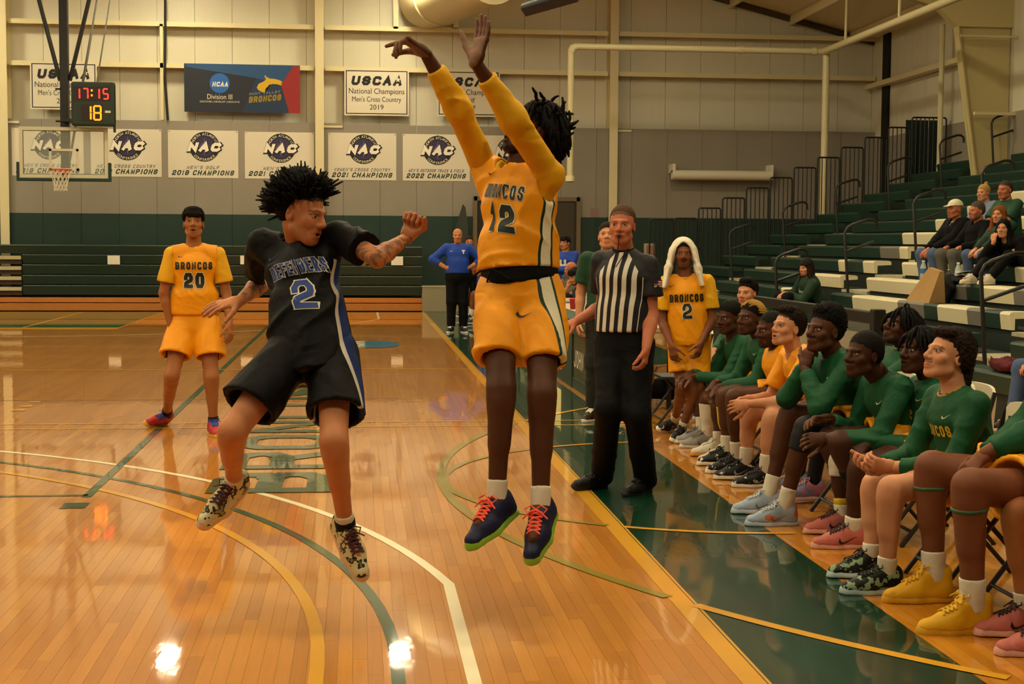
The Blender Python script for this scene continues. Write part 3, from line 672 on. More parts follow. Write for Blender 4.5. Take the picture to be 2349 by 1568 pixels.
# ---- pose solving: a joint lies on its pixel's ray at the bone's length from its parent
def joint(parent, px, py, L, sign):
    d = nrm(ray(px, py)); o = CAM-parent; b = d@o; c = o@o-L*L; q = b*b-c
    t = -b if q < 0 else -b+sign*math.sqrt(q)
    return CAM+d*t
def facing(yaw, pitch=0):
    y, p = math.radians(yaw), math.radians(pitch); return A_(math.sin(y)*math.cos(p), -math.cos(y)*math.cos(p), math.sin(p))
M_skin = mat('skin', '#ffffff', .5, spec=.22, attr='Col', bump=.06, bscale=160, var=.07, vscale=14)
SKIN = {'dark': '#4c2b19', 'deep': '#412415', 'brown': '#70422a', 'tan': '#9a6238', 'light': '#b5774f', 'fair': '#c48a66', 'red': '#b06a4b', 'olive': '#a06a3e'}
def cloth_mat(name, base, rough=.62, sheen=0, side=None, stripes=None, spec=.3, camo=None):
    if name in MATS: return MATS[name]
    m = mat(name, base, rough, spec=spec, sheen=sheen, bump=.1, bscale=300)
    nt = m.node_tree; N = nt.nodes; L = nt.links; b = N['Principled BSDF']
    tcw = N.new('ShaderNodeTexCoord'); nw_ = N.new('ShaderNodeTexNoise'); nw_.inputs['Scale'].default_value = 9; nw_.inputs['Detail'].default_value = 1.0; nw_.inputs['Distortion'].default_value = 1.4; L.new(tcw.outputs['Object'], nw_.inputs['Vector'])
    bw = N.new('ShaderNodeBump'); bw.inputs['Strength'].default_value = .3; bw.inputs['Distance'].default_value = .022; L.new(nw_.outputs['Fac'], bw.inputs['Height'])
    ob = [n for n in N if n.type == 'BUMP' and n != bw][0]; L.new(bw.outputs[0], ob.inputs['Normal'])
    if side or stripes:
        at = N.new('ShaderNodeAttribute'); at.attribute_name = 'lc'; sx = N.new('ShaderNodeSeparateXYZ'); L.new(at.outputs['Vector'], sx.inputs[0])
        def mth(op, a, b_=None):
            q = N.new('ShaderNodeMath'); q.operation = op
            for i, v in enumerate((a, b_)):
                if v is None: continue
                if isinstance(v, (int, float)): q.inputs[i].default_value = v
                else: L.new(v, q.inputs[i])
            return q.outputs[0]
        def mixc(fac, a, bcol):
            q = N.new('ShaderNodeMix'); q.data_type = 'RGBA'; L.new(fac, q.inputs[0])
            if isinstance(a, tuple): q.inputs[6].default_value = (*a, 1)
            else: L.new(a, q.inputs[6])
            q.inputs[7].default_value = (*bcol, 1); return q.outputs[2]
        cur = lin(base)
        if side:
            for off, wd, c in side:
                cur = mixc(mth('MULTIPLY', mth('LESS_THAN', mth('ABSOLUTE', mth('SUBTRACT', sx.outputs[2], off)), wd), mth('LESS_THAN', sx.outputs[1], .06)), cur, lin(c))
        if stripes:
            per, c = stripes; ax = mth('ABSOLUTE', sx.outputs[0]); fr = mth('FRACT', mth('ADD', mth('DIVIDE', sx.outputs[0], per), .25)); st = mth('LESS_THAN', fr, .5)
            rag = mth('ADD', ax, mth('MULTIPLY', mth('MAXIMUM', mth('SUBTRACT', sx.outputs[1], .03), 0.0), .75)); inn = mth('LESS_THAN', rag, .158)
            cur = mixc(mth('MULTIPLY', st, inn), cur, lin(c))
        L.new(cur, b.inputs['Base Color'])
    if camo:
        tc = N.new('ShaderNodeTexCoord'); n1 = N.new('ShaderNodeTexNoise'); n1.inputs['Scale'].default_value = camo[0]; n1.inputs['Detail'].default_value = 3; L.new(tc.outputs['Object'], n1.inputs['Vector'])
        cr = N.new('ShaderNodeValToRGB'); cr.color_ramp.interpolation = 'CONSTANT'; es = cr.color_ramp.elements
        es[0].color = (*lin(base), 1); es[1].position = camo[1]; es[1].color = (*lin(camo[2]), 1)
        if len(camo) > 3: e3 = es.new(camo[3]); e3.color = (*lin(camo[4]), 1)
        L.new(n1.outputs['Fac'], cr.inputs[0]); L.new(cr.outputs[0], b.inputs['Base Color'])
    return m
# ---- shoe in local space (x sideways, y to the toe, z up, origin at the ankle, ground at z=-.09)
def shoe_geo(h=.006, high=0.0):
    up = G([cap((0, -.042, -.05), (0, -.038, .0+high), .034, .037), cap((0, -.03, -.052), (0, .09, -.056), .041, .044), cap((0, .09, -.056), (.004, .178, -.066), .044, .034),
            cap((0, .012, -.005+high*.5), (0, .115, -.042), .032, .027), cap((0, -.02, -.02), (0, .03, -.01+high), .038, .034)], .03, cuts=[(A_(0, 0, -.07), A_(0, 0, -1))], subs=[cap((0, -.006, .02+high), (0, -.004, .09), .028, .034)])
    so = G([xcap((0, -.045, -.085), (0, .09, -.085), A_(1, 0, 0), .041, .045, .049, .045), xcap((0, .09, -.085), (.004, .182, -.085), A_(1, 0, 0), .049, .045, .036, .045)], .02, cuts=[(A_(0, 0, -.062), nrm((0, -.12, 1))), (A_(0, 0, -.09), A_(0, 0, -1))], subs=[cap((0, .26, -.16), (0, .26, -.1601), .072)])
    U, S = solid([up], h), solid([so], h)
    mb = MB(); pts = []
    def top(x, y):
        z = .06
        for _ in range(60):
            d = fev([up], A_(x, y, z)[None])[0]
            if d < .0015: break
            z -= max(d*.7, .001)
        return (x, y, z+.004)
    ys = np.linspace(.045, .125, 6)
    for i in range(5):
        for s in (-1, 1): pts = [top(s*.024, ys[i]), top(s*.012, ys[i]*.7+ys[i+1]*.3), top(0, (ys[i]+ys[i+1])/2), top(-s*.014, ys[i]*.3+ys[i+1]*.7), top(-s*.026, ys[i+1])]; mb.tube(pts, .0042, 5)
    t = A_(*top(0, .04))
    for s in (-1, 1): mb.tube([t, t+A_(s*.02, -.01, .012), t+A_(s*.045, .0, .002), t+A_(s*.03, .02, -.006), t+A_(0, .004, .002)], .0036, 5); mb.tube([t, t+A_(s*.02, .015, .004), t+A_(s*.05, .03, -.02)], .0032, 5)
    marks = []
    for sd in (-1, 1):
        W_, Fq = stroke_mesh([up], [q*np.array((.1, .055)) for q in SWOOSH], A_(sd*.2, .09, -.062), A_(0, -1, 0), A_(0, 0, 1), A_(-sd, 0, 0), .0015, .008)
        marks.append((W_, Fq if sd > 0 else [f[::-1] for f in Fq]))
    return U, S, (np.array(mb.v), mb.f), marks
SHOE = {}
def put_shoe(root, ank, toe, up, style, side, s=1.0):
    key = style.get('high', 0) > 0
    if key not in SHOE: SHOE[key] = shoe_geo(.006, .03 if key else 0.0)
    U, S, Lc, Mk = SHOE[key]; f = nrm(toe-ank); u = nrm(up-f*(up@f)); r = np.cross(f, u); Mx = np.stack((r*(1 if side > 0 else 1), f, u), 0)*s
    def tr(V): return np.asarray(V)@Mx+ank
    V, Q = U
    zl = V[:, 1]
    o = link('shoe', to_mesh('shoe', tr(V), Q, style['m']), root)
    link('sole', to_mesh('sole', tr(S[0]), S[1], style['s']), o)
    if style.get('l'):
        mb = MB(); mb.v = [tuple(p) for p in tr(Lc[0])]; mb.f = Lc[1]; mb.build('laces', style['l'], o)
    for W_, Fq in Mk:
        if style.get('k') and Fq: mb = MB(); mb.v = [tuple(q) for q in tr(W_)]; mb.f = [tuple(f_) for f_ in Fq]; mb.build('side_mark', style['k'], o)
    return o
# ---- head
def head_frame(c, yaw, pitch, roll=0):
    f = facing(yaw, pitch); r = nrm(np.cross(f, A_(0, 0, 1))); u = np.cross(r, f); a = math.radians(roll); r, u = r*math.cos(a)+u*math.sin(a), u*math.cos(a)-r*math.sin(a)
    return np.stack((r, f, u), 0)
def head_groups(c, Fm, s, neck, nr, o):
    W = lambda x, y, z: c+(A_(x, y, z)*s)@Fm
    E = lambda x, y, z, rx, ry, rz: ell(W(x, y, z), Fm, A_(rx, ry, rz)*s)
    Cp = lambda a, b, ra, rb=None: cap(W(*a), W(*b), ra*s, (ra if rb is None else rb)*s)
    j = o.get('jaw', 1.0); op = o.get('mouth', 0)
    base = [E(0, -.015, .035, .076, .096, .085), E(0, .028, -.026, .060*j, .066, .083), E(0, .036, -.072, .045*j, .047, .034), Cp((-.011, .069, -.097-op*.6), (.011, .069, -.097-op*.6), .0195),
            Cp((-.05*j, .004, -.066), (-.026*j, .06, -.094), .0165), Cp((.05*j, .004, -.066), (.026*j, .06, -.094), .0165), cap(W(0, -.03, -.05), neck, nr*.92, nr*1.05)]
    g1 = G(base, .024*s)
    nw = o.get('nose', 1.0)
    face = [Cp((-.038, .078, .022), (-.01, .089, .024), .0105), Cp((.038, .078, .022), (.01, .089, .024), .0105), Cp((0, .088, .016), (0, .113, -.026), .0085, .0125*nw), E(-.015*nw, .100, -.033, .0105, .0105, .0085), E(.015*nw, .100, -.033, .0105, .0105, .0085),
            Cp((-.044, .056, -.022), (-.036, .062, -.03), .024), Cp((.044, .056, -.022), (.036, .062, -.03), .024),
            E(0, .088, -.0585, .027, .013, .0085), E(0, .087, -.0735-op, .023, .0125, .0095), E(0, .08, -.062, .03, .016, .02)]
    g2 = G(base[:6]+face, .014*s, subs=[E(-.033, .1, .004, .019, .0145, .0115), E(.033, .1, .004, .019, .0145, .0115)]+([E(0, .1, -.0655-op*.5, .017, .02, .004+op*.5)] if op else []))
    g3 = G([E(-.0325, .0745, .004, .0145, .0145, .0135), E(.0325, .0745, .004, .0145, .0145, .0135)], .001)
    g4 = G([E(-.074, -.014, -.010, .009, .0175, .029), E(.074, -.014, -.010, .009, .0175, .029)], .01, subs=[E(-.083, -.009, -.006, .006, .009, .016), E(.083, -.009, -.006, .006, .009, .016)])
    g4.kj = .01*s
    g2.kj = .006; g3.kj = .0012
    return [g1, g2, g3, g4]
def head_color(V, c, Fm, s, skin, o):
    q = ((V-c)@Fm.T)/s; x, y, z = q.T; b = np.array(lin(SKIN.get(skin, skin))); col = np.tile(b, (len(V), 1)); hc = np.array(lin(o.get('hairc', '#14100c')))
    front = y > .05
    def blend(m, cc, a=1.0): col[m] = col[m]*(1-a)+np.array(cc)*a
    lip = np.array(lin(o.get('lip'))) if o.get('lip') else b*np.array((.95, .62, .60))
    blend(front & (((x)**2/.027**2+((z+.066)/.0165)**2) < 1) & (y > .074), lip, .8)
    if not o.get('mouth'): blend(front & (np.abs(z+.0655) < .002) & (np.abs(x) < .025), b*.25)
    else: blend((np.abs(x) < .018) & (np.abs(z+.0655+o['mouth']*.5) < .004+o['mouth']*.4) & (y < .094) & (y > .06), (.03, .008, .006))
    blend(front & (np.abs(z+.018) < .01) & (np.abs(np.abs(x)-.045) < .02), b*np.array((1.08, .9, .86)), .5)
    ax = np.abs(x)
    blend(front & (((ax-.033)/.021)**2+((z-.0275+(ax-.03)**2/.06)/.0042)**2 < 1), hc, .62)
    if o.get('hair', 'short') not in ('none', 'long'):
        hl = (y-o.get('hl', .085)-.004)*.6-(z-.072)*.8+.0015*np.sin(x*260); m = (hl < 0) & ~((ax > .045) & (y > .0) & (z < .06)) & ~((ax > .066) & (np.abs(y+.012) < .024) & (z < .028)); blend(m, hc, .9)
    if o.get('beard'):
        bd = o['beard']
        m = (y > -.01) & (z < -.045) & (z > -.14) & ~((ax < .026) & (np.abs(z+.066) < .014)) & (((z < -.082)) | (ax > .045) | (z > -.056)) & ((z < -.062) | (ax < .045) | (ax > .055))
        blend(m, hc, bd)
    if o.get('stache'): blend(front & (ax < .03) & (z > -.058) & (z < -.0455), hc, o['stache'])
    gx, gz = o.get('gaze', (0, 0))
    for sx_ in (-1, 1):
        e = front & (((x-sx_*.0325)/.0142)**2+((z-.004)/.0055)**2 < 1) & (y > .072)
        blend(e, (.3, .26, .21)); ir = e & ((x-sx_*.0325-gx*.007)**2+(z-.004-gz*.003)**2 < .0066**2); blend(ir, (.012, .008, .006))
        lid = front & ~e & (((x-sx_*.0325)/.0185)**2+((z-.0055)/.0095)**2 < 1) & (z > .004); blend(lid, b*.45)
    return col
# ---- hair
def hair_part(root, c, Fm, s, o, h):
    st = o.get('hair', 'short')
    if st in ('none',): return None
    rng = np.random.RandomState(o.get('seed', 3)); W = lambda x, y, z: c+(A_(x, y, z)*s)@Fm
    E = lambda x, y, z, rx, ry, rz: ell(W(x, y, z), Fm, A_(rx, ry, rz)*s)
    nl = A_(0, .6, -.8); n = nl@Fm; m = mat('hair_'+o.get('hairc', '#14100c'), o.get('hairc', '#14100c'), .7, spec=.12, bump=.5, bscale=120)
    t = o.get('ht', .012); line = (W(0, o.get('hl', .085), .062), n)
    V = Q = None; mb = MB(); gs = []
    if st in ('short', 'curly', 'spiky', 'dreads', 'mullet', 'fringe', 'receding', 'tied'):
        up = o.get('up', .4)*t
        am = .003 if st in ('short', 'fringe', 'receding') else .006
        bk = o.get('hl', .085)-.085
        gs.append(G([E(0, -.016-t*.55+bk*.5, .036+up+t*.55, .0765+t*.42, .0965+t*.35, .0855+t*.45), E(0, -.05, .005, .0735+t*.3, .062+t*.4, .06)], .03, noise=curls(am, 230) if st != 'tied' else None, subs=[E(0, .12, -.02, .09, .1, .08+bk), E(-.07, .02, -.03, .03, .035, .035), E(.07, .02, -.03, .03, .035, .035)]))
    if st == 'curly': gs.append(G([E(0, .03, .105+t*.4, .06, .045, .026+t*.4), E(0, -.06, .05, .075+t*.6, .055+t*.6, .07+t*.5)], .03, noise=curls(.009, 170), cuts=[(W(0, .12, .062), n)]))
    if st == 'fringe': gs.append(G([E(0, .045, .095, .072, .055, .036), E(-.035, .084, .058, .036, .02, .024), E(.03, .084, .062, .04, .02, .022), E(0, .088, .056, .035, .018, .022), E(-.074, .03, .05, .016, .03, .04), E(.074, .03, .05, .016, .03, .04)], .02, noise=curls(.004, 200)))
    if st == 'mullet': gs.append(G([E(0, .04, .098, .068, .055, .032), E(0, -.085, -.01, .07, .045, .07), E(0, -.1, -.075, .062, .04, .06), E(0, -.115, -.125, .05, .032, .035), E(-.07, -.045, .02, .02, .05, .06), E(.07, -.045, .02, .02, .05, .06)], .03, noise=curls(.007, 150)))
    if st == 'long': gs.append(G([E(0, -.015, .04, .088, .105, .092), E(-.075, .0, -.05, .025, .05, .09), E(.075, .0, -.05, .025, .05, .09), cap(W(-.08, -.0, -.06), W(-.095, .02, -.21), .032*s, .04*s), cap(W(.08, -.0, -.06), W(.095, .02, -.21), .032*s, .04*s), cap(W(0, -.09, 0), W(0, -.1, -.2), .06*s, .06*s)], .03, noise=curls(.004, 120), subs=[E(0, .085, -.03, .062, .07, .1)]))
    if st == 'bun': gs += [G([E(0, -.015, .04, .083, .103, .09)], .02, cuts=[line]), G([E(0, -.06, .14, .03, .03, .025)], .02, noise=curls(.004))]
    if gs: V, Q = solid(gs, h)
    if st in ('spiky', 'dreads', 'tied'):
        nst = o.get('n', 260)
        for i in range(nst):
            u = rng.normal(0, 1, 3); u /= np.linalg.norm(u)
            if u[2]*.8-u[1]*.6 < (-.1 if st == 'dreads' else .02): u = -u
            if u[2]*.8-u[1]*.6 < .0: continue
            a = A_(0, -.015, .035)+u*A_(.078, .098, .088)
            if st == 'spiky':
                ln = rng.uniform(.6, 1.15)*o.get('len', .09); d = nrm(u*A_(1, 1, .6)+A_(0, -.05, .25)+rng.normal(0, .22, 3)); b = a+d*ln*.55; e = a+d*ln+rng.normal(0, .008, 3)
                mb.tube([W(*(a-u*.01)), W(*b), W(*e)], [o.get('r', .011)*s, o.get('r', .011)*.75*s, .003*s], 5)
            elif st == 'dreads':
                ln = rng.uniform(.7, 1.1)*o.get('len', .16); out = nrm(u*A_(1, 1, .2)+rng.normal(0, .12, 3)); g = (Fm@A_(0, 0, -1)); p = [a-u*.01]; v = out
                fly = rng.rand() < o.get('fly', 0)
                for k in range(6):
                    v = nrm(v+(g*.55 if not fly else rng.normal(0, .3, 3)+A_(0, 0, .2))); p.append(p[-1]+v*ln/6)
                    q_ = p[-1]-A_(0, -.015, .035); rr = np.linalg.norm(q_/A_(.088, .108, .098))
                    if rr < 1 and not fly: p[-1] = A_(0, -.015, .035)+q_/rr
                    if p[-1][1] > .06 and p[-1][2] < .05 and abs(p[-1][0]) < .055 and not o.get('bang'): p[-1][0] = .06*np.sign(p[-1][0]+1e-6)
                mb.tube([W(*x) for x in p], [.0075*s]*5+[.006*s, .004*s], 5)
            else:
                e = A_(0, -.122, .035); pts = []; c0 = A_(0, -.018, .04)
                for q in np.linspace(0, 1, 7):
                    d_ = (a*(1-q)+e*q)-c0; pts.append(W(*(c0+d_/np.linalg.norm(d_/A_(.084, .104, .096)))))
                mb.tube(pts, .006*s, 5)
        if st == 'tied':
            for i in range(26): d = nrm(A_(rng.normal(0, .5), -1, rng.normal(.1, .5))); e = A_(0, -.115, .03); mb.tube([W(*e), W(*(e+d*.03)), W(*(e+d*.06+A_(0, 0, -.01)))], .005*s, 5)
    m2 = mat('hair_'+o['hair2'], o['hair2'], .7, spec=.15) if o.get('hair2') else m
    hob = None
    if V is not None: hob = link('hair', to_mesh('hair', V, Q, m), root)
    if mb.v:
        me = mb.mesh('hair_locks', m2); me.polygons.foreach_set('use_smooth', [True]*len(me.polygons)); lo = link('hair_locks' if hob else 'hair', me, hob or root); lo['kind'] = 'stuff'
    return hob
# ---- hand
def hand_prims(w_, d, n, thumb, s, curl=(20, 25, 20), spread=.12, tc=.3, idx=None):
    d = nrm(d); n = nrm(n-d*(n@d)); sd = nrm(np.cross(d, n))*thumb; P = []
    P.append(xcap(w_-d*.006*s, w_+d*.022*s, sd, .0255*s, .0215*s, .0315*s, .02*s)); P.append(xcap(w_+d*.015*s, w_+d*.082*s, sd, .031*s, .019*s, .041*s, .0145*s))
    F = []
    for i, (off, ln) in enumerate(((.031, .074), (.0105, .083), (-.0105, .077), (-.03, .06))):
        b = w_+d*(.088-.004*abs(i-1.3))*s+sd*off*s; ang = 0; v0 = nrm(d+sd*off/.03*spread); cs = idx if (idx is not None and i == 0) else curl; r = .0098
        for sg, cu in zip((.46, .3, .24), cs):
            ang += math.radians(cu); v = v0*math.cos(ang)+n*math.sin(ang); e = b+v*ln*sg*s*1.05; F.append(cap(b, e, r*s, (r-.0009)*s)); b = e; r -= .0009
    b = w_+d*.025*s+sd*.026*s+n*.006*s; v = nrm(d*.75+sd*.75+n*.25); e = b+v*.048*s; T = [cap(b, e, .0145*s, .0115*s)]
    v = nrm(v*(1-tc)+d*.5+n*tc); T.append(cap(e, e+v*.034*s, .0112*s, .0102*s)); b = e+v*.034*s; T.append(cap(b, b+nrm(v+n*tc*.5)*.026*s, .0102*s, .0085*s))
    return [G(P+T[:1], .016), G(F, .0025, kj=.006), G(T[1:], .004, kj=.006)]
# ---- whole person
class Pose: pass
def make_pose(H, pel, yaw, neck, head, sh, el, wr, kn, an, toe, hip_half=None, cyaw=None, sh_half=None, hipdrop=.02):
    """pel: world point; the other joints: (px, py, sign) on their pixel ray, or a world vector; pairs are (person's right, person's left)"""
    s = H/1.85; p = Pose(); p.H, p.s = H, s; p.pel = np.asarray(pel, float)
    J = lambda par, q, L: np.asarray(q, float) if isinstance(q, np.ndarray) else (par+A_(*q[1:]) if q[0] == 'd' else joint(par, q[0], q[1], L, q[2]))
    f = facing(yaw); lat = nrm(np.cross(A_(0, 0, 1), f)); p.fwd = f; p.lat = lat
    hh = (.092 if hip_half is None else hip_half)*s; p.hip = [p.pel-lat*hh-A_(0, 0, hipdrop), p.pel+lat*hh-A_(0, 0, hipdrop)]
    p.neck = J(p.pel, neck, .50*s); p.head = J(p.neck, head, .165*s)
    cf = facing(yaw if cyaw is None else cyaw); sp = nrm(p.neck-p.pel); cl = nrm(np.cross(sp, cf)); p.clat = cl
    sw = (.185 if sh_half is None else sh_half)*s
    p.sh = [J(p.neck, sh[i], sw) if sh is not None and sh[i] is not None else p.neck+cl*sw*(-1, 1)[i]-sp*.05*s for i in (0, 1)]
    p.clat = nrm(p.sh[1]-p.sh[0]); p.cfwd = nrm(np.cross(p.clat, sp)); p.sp = sp
    p.el = [None, None]; p.wr = [None, None]
    for i in (0, 1):
        if isinstance(el[i], tuple) and el[i][0] == 'ik':          # elbow bends towards the hint so that the wrist is reached
            w_ = np.asarray(wr[i], float); a, b = .305*s, .268*s; d = w_-p.sh[i]; L = np.linalg.norm(d); k = min(L, (a+b)*.995); u = d/L
            if L > k: w_ = p.sh[i]+u*k
            x = (a*a-b*b+k*k)/(2*k); y = math.sqrt(max(a*a-x*x, 0)); hn = np.asarray(el[i][1], float); hn = nrm(hn-u*(hn@u)); p.el[i] = p.sh[i]+u*x+hn*y; p.wr[i] = w_
        else: p.el[i] = J(p.sh[i], el[i], .305*s); p.wr[i] = J(p.el[i], wr[i], .268*s)
    p.kn = [J(p.hip[i], kn[i], .445*s) for i in (0, 1)]; p.an = [J(p.kn[i], an[i], .43*s) for i in (0, 1)]
    p.toe = [J(p.an[i], toe[i], .2*s) for i in (0, 1)]
    return p
def torso(p, off, g=1.0, belly=1.0):
    s = p.s; P, N, sp = p.pel, p.neck, p.neck-p.pel; lp, lc = p.lat, p.clat; w1, c1 = P+sp*.42, P+sp*.72
    q = lambda v: v*s*g+off
    out = [xcap(P-sp*.03, w1, lp, q(.152), q(.106), q(.136), q(.098*belly)), xcap(w1, c1, lc, q(.136), q(.098*belly), q(.158), q(.112)), xcap(c1, N-sp*.1, lc, q(.158), q(.112), q(.085), q(.07))]
    for S in p.sh: out += [cap(N+(S-N)*.2-p.sp*.035*s, S-(S-N)*.06, q(.044), q(.046)), cap(c1+(S-N)*.35, S-p.sp*.03*s-(S-N)*.08, q(.06), q(.04))]
    return out
def arm(p, i, off, g=1.0, a=0, b=2.0, ra=(.05, .042, .042, .027)):
    s = p.s; S, E_, W_ = p.sh[i], p.el[i], p.wr[i]; q = lambda v: v*s*g+off; out = [cap(S, E_, q(ra[0]), q(ra[1]))]
    if b > 1: m = E_+(W_-E_)*.3; out += [cap(E_, m, q(ra[1]), q(ra[2])), cap(m, W_, q(ra[2]), q(ra[3]))]
    return out
def leg(p, i, off, g=1.0, thigh=True, shank=True):
    s = p.s; h, k, a = p.hip[i], p.kn[i], p.an[i]; q = lambda v: v*s*g+off; out = []
    if thigh: out += [cap(h, k, q(.086), q(.06))]
    if shank:
        d = nrm(a-k); t = nrm(k-h); bk = t-d*(t@d); bk = bk/np.linalg.norm(bk) if np.linalg.norm(bk) > .12 else -p.fwd+d*(p.fwd@d); bk = nrm(bk)
        if bk@p.fwd > 0 and abs(t@d) > .9: bk = -bk
        L = a-k; out += [cap(k, k+L*.15, q(.057), q(.05)), cap(k+L*.1, a, q(.05), q(.036)), cap(k+L*.12-bk*-.014*s, k+L*.48-bk*-.012*s, q(.05), q(.042))]
    return out
def stroke_mesh(gs, quads, O, u, v, n, lift, step=.012):
    """lays flat strokes onto a cloth surface: every point walks along n until it meets the cloth"""
    P = []; Fq = []
    for q in quads:
        L1 = max(np.linalg.norm(q[1]-q[0]), np.linalg.norm(q[2]-q[3])); L2 = max(np.linalg.norm(q[3]-q[0]), np.linalg.norm(q[2]-q[1])); a, b = max(1, int(L1/step)), max(1, int(L2/step)); n0 = len(P)
        for i in range(a+1):
            for j in range(b+1):
                x, y = i/a, j/b; P.append((q[0]*(1-x)+q[1]*x)*(1-y)+(q[3]*(1-x)+q[2]*x)*y)
        for i in range(a):
            for j in range(b): Fq.append((n0+i*(b+1)+j, n0+(i+1)*(b+1)+j, n0+(i+1)*(b+1)+j+1, n0+i*(b+1)+j+1))
    P = np.array(P); W_ = O+P[:, :1]*u+P[:, 1:]*v; t = np.zeros(len(P)); ok = np.zeros(len(P), bool)
    for _ in range(46):
        d = fev(gs, W_+t[:, None]*n); hit = d < .0012; ok |= hit; t = np.where(hit, t, t+np.maximum(d*.8, .0008)); 
        if hit.all(): break
    ok &= t < .6
    W_ = W_+(t-lift)[:, None]*n; Fq = [f for f in Fq if all(ok[i] for i in f)]
    return W_, Fq
def print_on(root, gs, p, text, z, w_, h_, t, m, outline=None, x=0, gap=.3, rot=0, name='lettering', quads=None):
    a = math.radians(rot); u0, v0 = p.clat, p.sp; u = u0*math.cos(a)+v0*math.sin(a); v = v0*math.cos(a)-u0*math.sin(a)
    O = p.neck-p.sp*z*p.s+u0*x+p.cfwd*.30-u*w_/2-v*h_/2; n = -p.cfwd
    par = None
    for k, (tt, mm, lf) in enumerate(((t, m, .0042), (t+outline[0] if outline else 0, outline[1] if outline else None, .0024))):
        if mm is None: continue
        W_, Fq = stroke_mesh(gs, quads if quads is not None else (strokes(text, w_, h_, t, gap) if k == 0 else [grow(q, outline[0]/2) for q in strokes(text, w_, h_, t, gap)]), O, u, v, n, lf)
        if not Fq: continue
        used = sorted({i for f in Fq for i in f}); ix = {q: r for r, q in enumerate(used)}
        mb = MB(); mb.v = [tuple(W_[i]) for i in used]; mb.f = [tuple(ix[i] for i in f) for f in Fq]; mb.build(name if k == 0 else name+'_outline', mm, root, smooth=True)
def grow(q, e):
    d = nrm(q[1]-q[0]); m = nrm(q[3]-q[0]); return np.array((q[0]-d*e-m*e, q[1]+d*e-m*e, q[2]+d*e+m*e, q[3]-d*e+m*e))
SWOOSH = [np.array(q, float) for q in (((.08, .62), (0, .28), (.17, .24), (.13, .40)), ((0, .28), (.12, .02), (.34, .2), (.17, .24)), ((.12, .02), (.45, .12), (.55, .33), (.34, .2)), ((.45, .12), (1, .72), (1, .74), (.55, .33)))]
def swoosh(root, gs, p, z, x, w_, m): print_on(root, gs, p, '', z, w_, w_*.5, 0, m, x=x, name='chest_mark', quads=[q*np.array((w_, w_*.6)) for q in SWOOSH])
def lcoord(p, V): q = V-(p.neck-p.sp*.2*p.s); return np.stack((q@p.clat, q@p.sp, q@p.cfwd), 1)
ALLP = []
def person(label, p, skin, face, wear, hands=None, h=.012, hh=.0045, g=1.0, belly=1.0, group=None, neck_r=.058, hs=1.0, tattoo=None, legs=True):
    """face: head options with yaw/pitch/roll; wear: list of garments; hands: per side dict(dir, palm, curl...)"""
    root = empty('person'); tag(root, label, 'person', group); s = p.s
    Fm = head_frame(p.head, face.get('yaw', 0), face.get('pitch', 0), face.get('roll', 0)); hsz = s*hs*face.get('size', 1.0)
    sk = skin
    T = G(torso(p, -.006, g, belly)+[cap(p.neck-p.sp*.04, p.neck+(p.head-p.neck)*.3, neck_r*s*.98)], .03)
    gs = [T]
    if legs:
        for i in (0, 1): gs.append(G(leg(p, i, 0, g)+[cap(p.an[i], p.an[i]+(p.toe[i]-p.an[i])*.55-(p.kn[i]-p.an[i])*.08, .032*s, .024*s)], .03, kj=.04))
    for i in (0, 1): gs.append(G(arm(p, i, 0, g), .02, kj=.03))
    V, Q = solid(gs, h); base = np.array(lin(SKIN.get(sk, sk))); C = np.tile(base, (len(V), 1))
    VV = [V]; QQ = [Q]; CC = [C]; n = len(V)
    hg = head_groups(p.head, Fm, hsz, p.neck-p.sp*.02, neck_r*s, face); V, Q = solid(hg, hh); VV.append(V); QQ.append(Q+n); CC.append(head_color(V, p.head, Fm, hsz, sk, face)); n += len(V)
    for i in (0, 1):
        hd = (hands or [{}, {}])[i] or {}
        if hd.get('skip'): continue
        d = nrm(hd['dir']) if 'dir' in hd else nrm(p.wr[i]-p.el[i]); pn = np.asarray(hd.get('palm', -p.clat*(-1, 1)[i]), float)
        th = hd.get('thumb', None)
        if th is None: th = 1 if (np.cross(d, nrm(pn-d*(pn@d)))@p.cfwd) > 0 else -1
        V, Q = solid(hand_prims(p.wr[i], d, pn, th, s*hd.get('s', 1.0), hd.get('curl', (18, 24, 18)), hd.get('spread', .12), hd.get('tc', .3), hd.get('idx')), hd.get('h', max(.0042, hh*.95))); VV.append(V); QQ.append(Q+n); n += len(V)
        c_ = np.tile(base*np.array((1.05, 1.0, .98)), (len(V), 1))
        if np.mean(base) < .12:      # palms are paler than the backs
            q = (V-p.wr[i])@nrm(pn-d*(pn@d)); c_[q > .008] = base*.6+np.array((.16, .085, .05))*.9
        CC.append(c_)
    V, Q, C = np.concatenate(VV), np.concatenate(QQ), np.concatenate(CC)
    if tattoo is not None: C = tattoo(V, C, p)
    link('body', to_mesh('body', V, Q, M_skin, col=C), root)
    hair_part(root, p.head, Fm, hsz, face, hh*1.2)
    p.Fm = Fm; p.hsz = hsz; p.root = root; p.g = g; p.belly = belly
    for w_ in wear: w_(root, p)
    ALLP.append((label, p)); return root
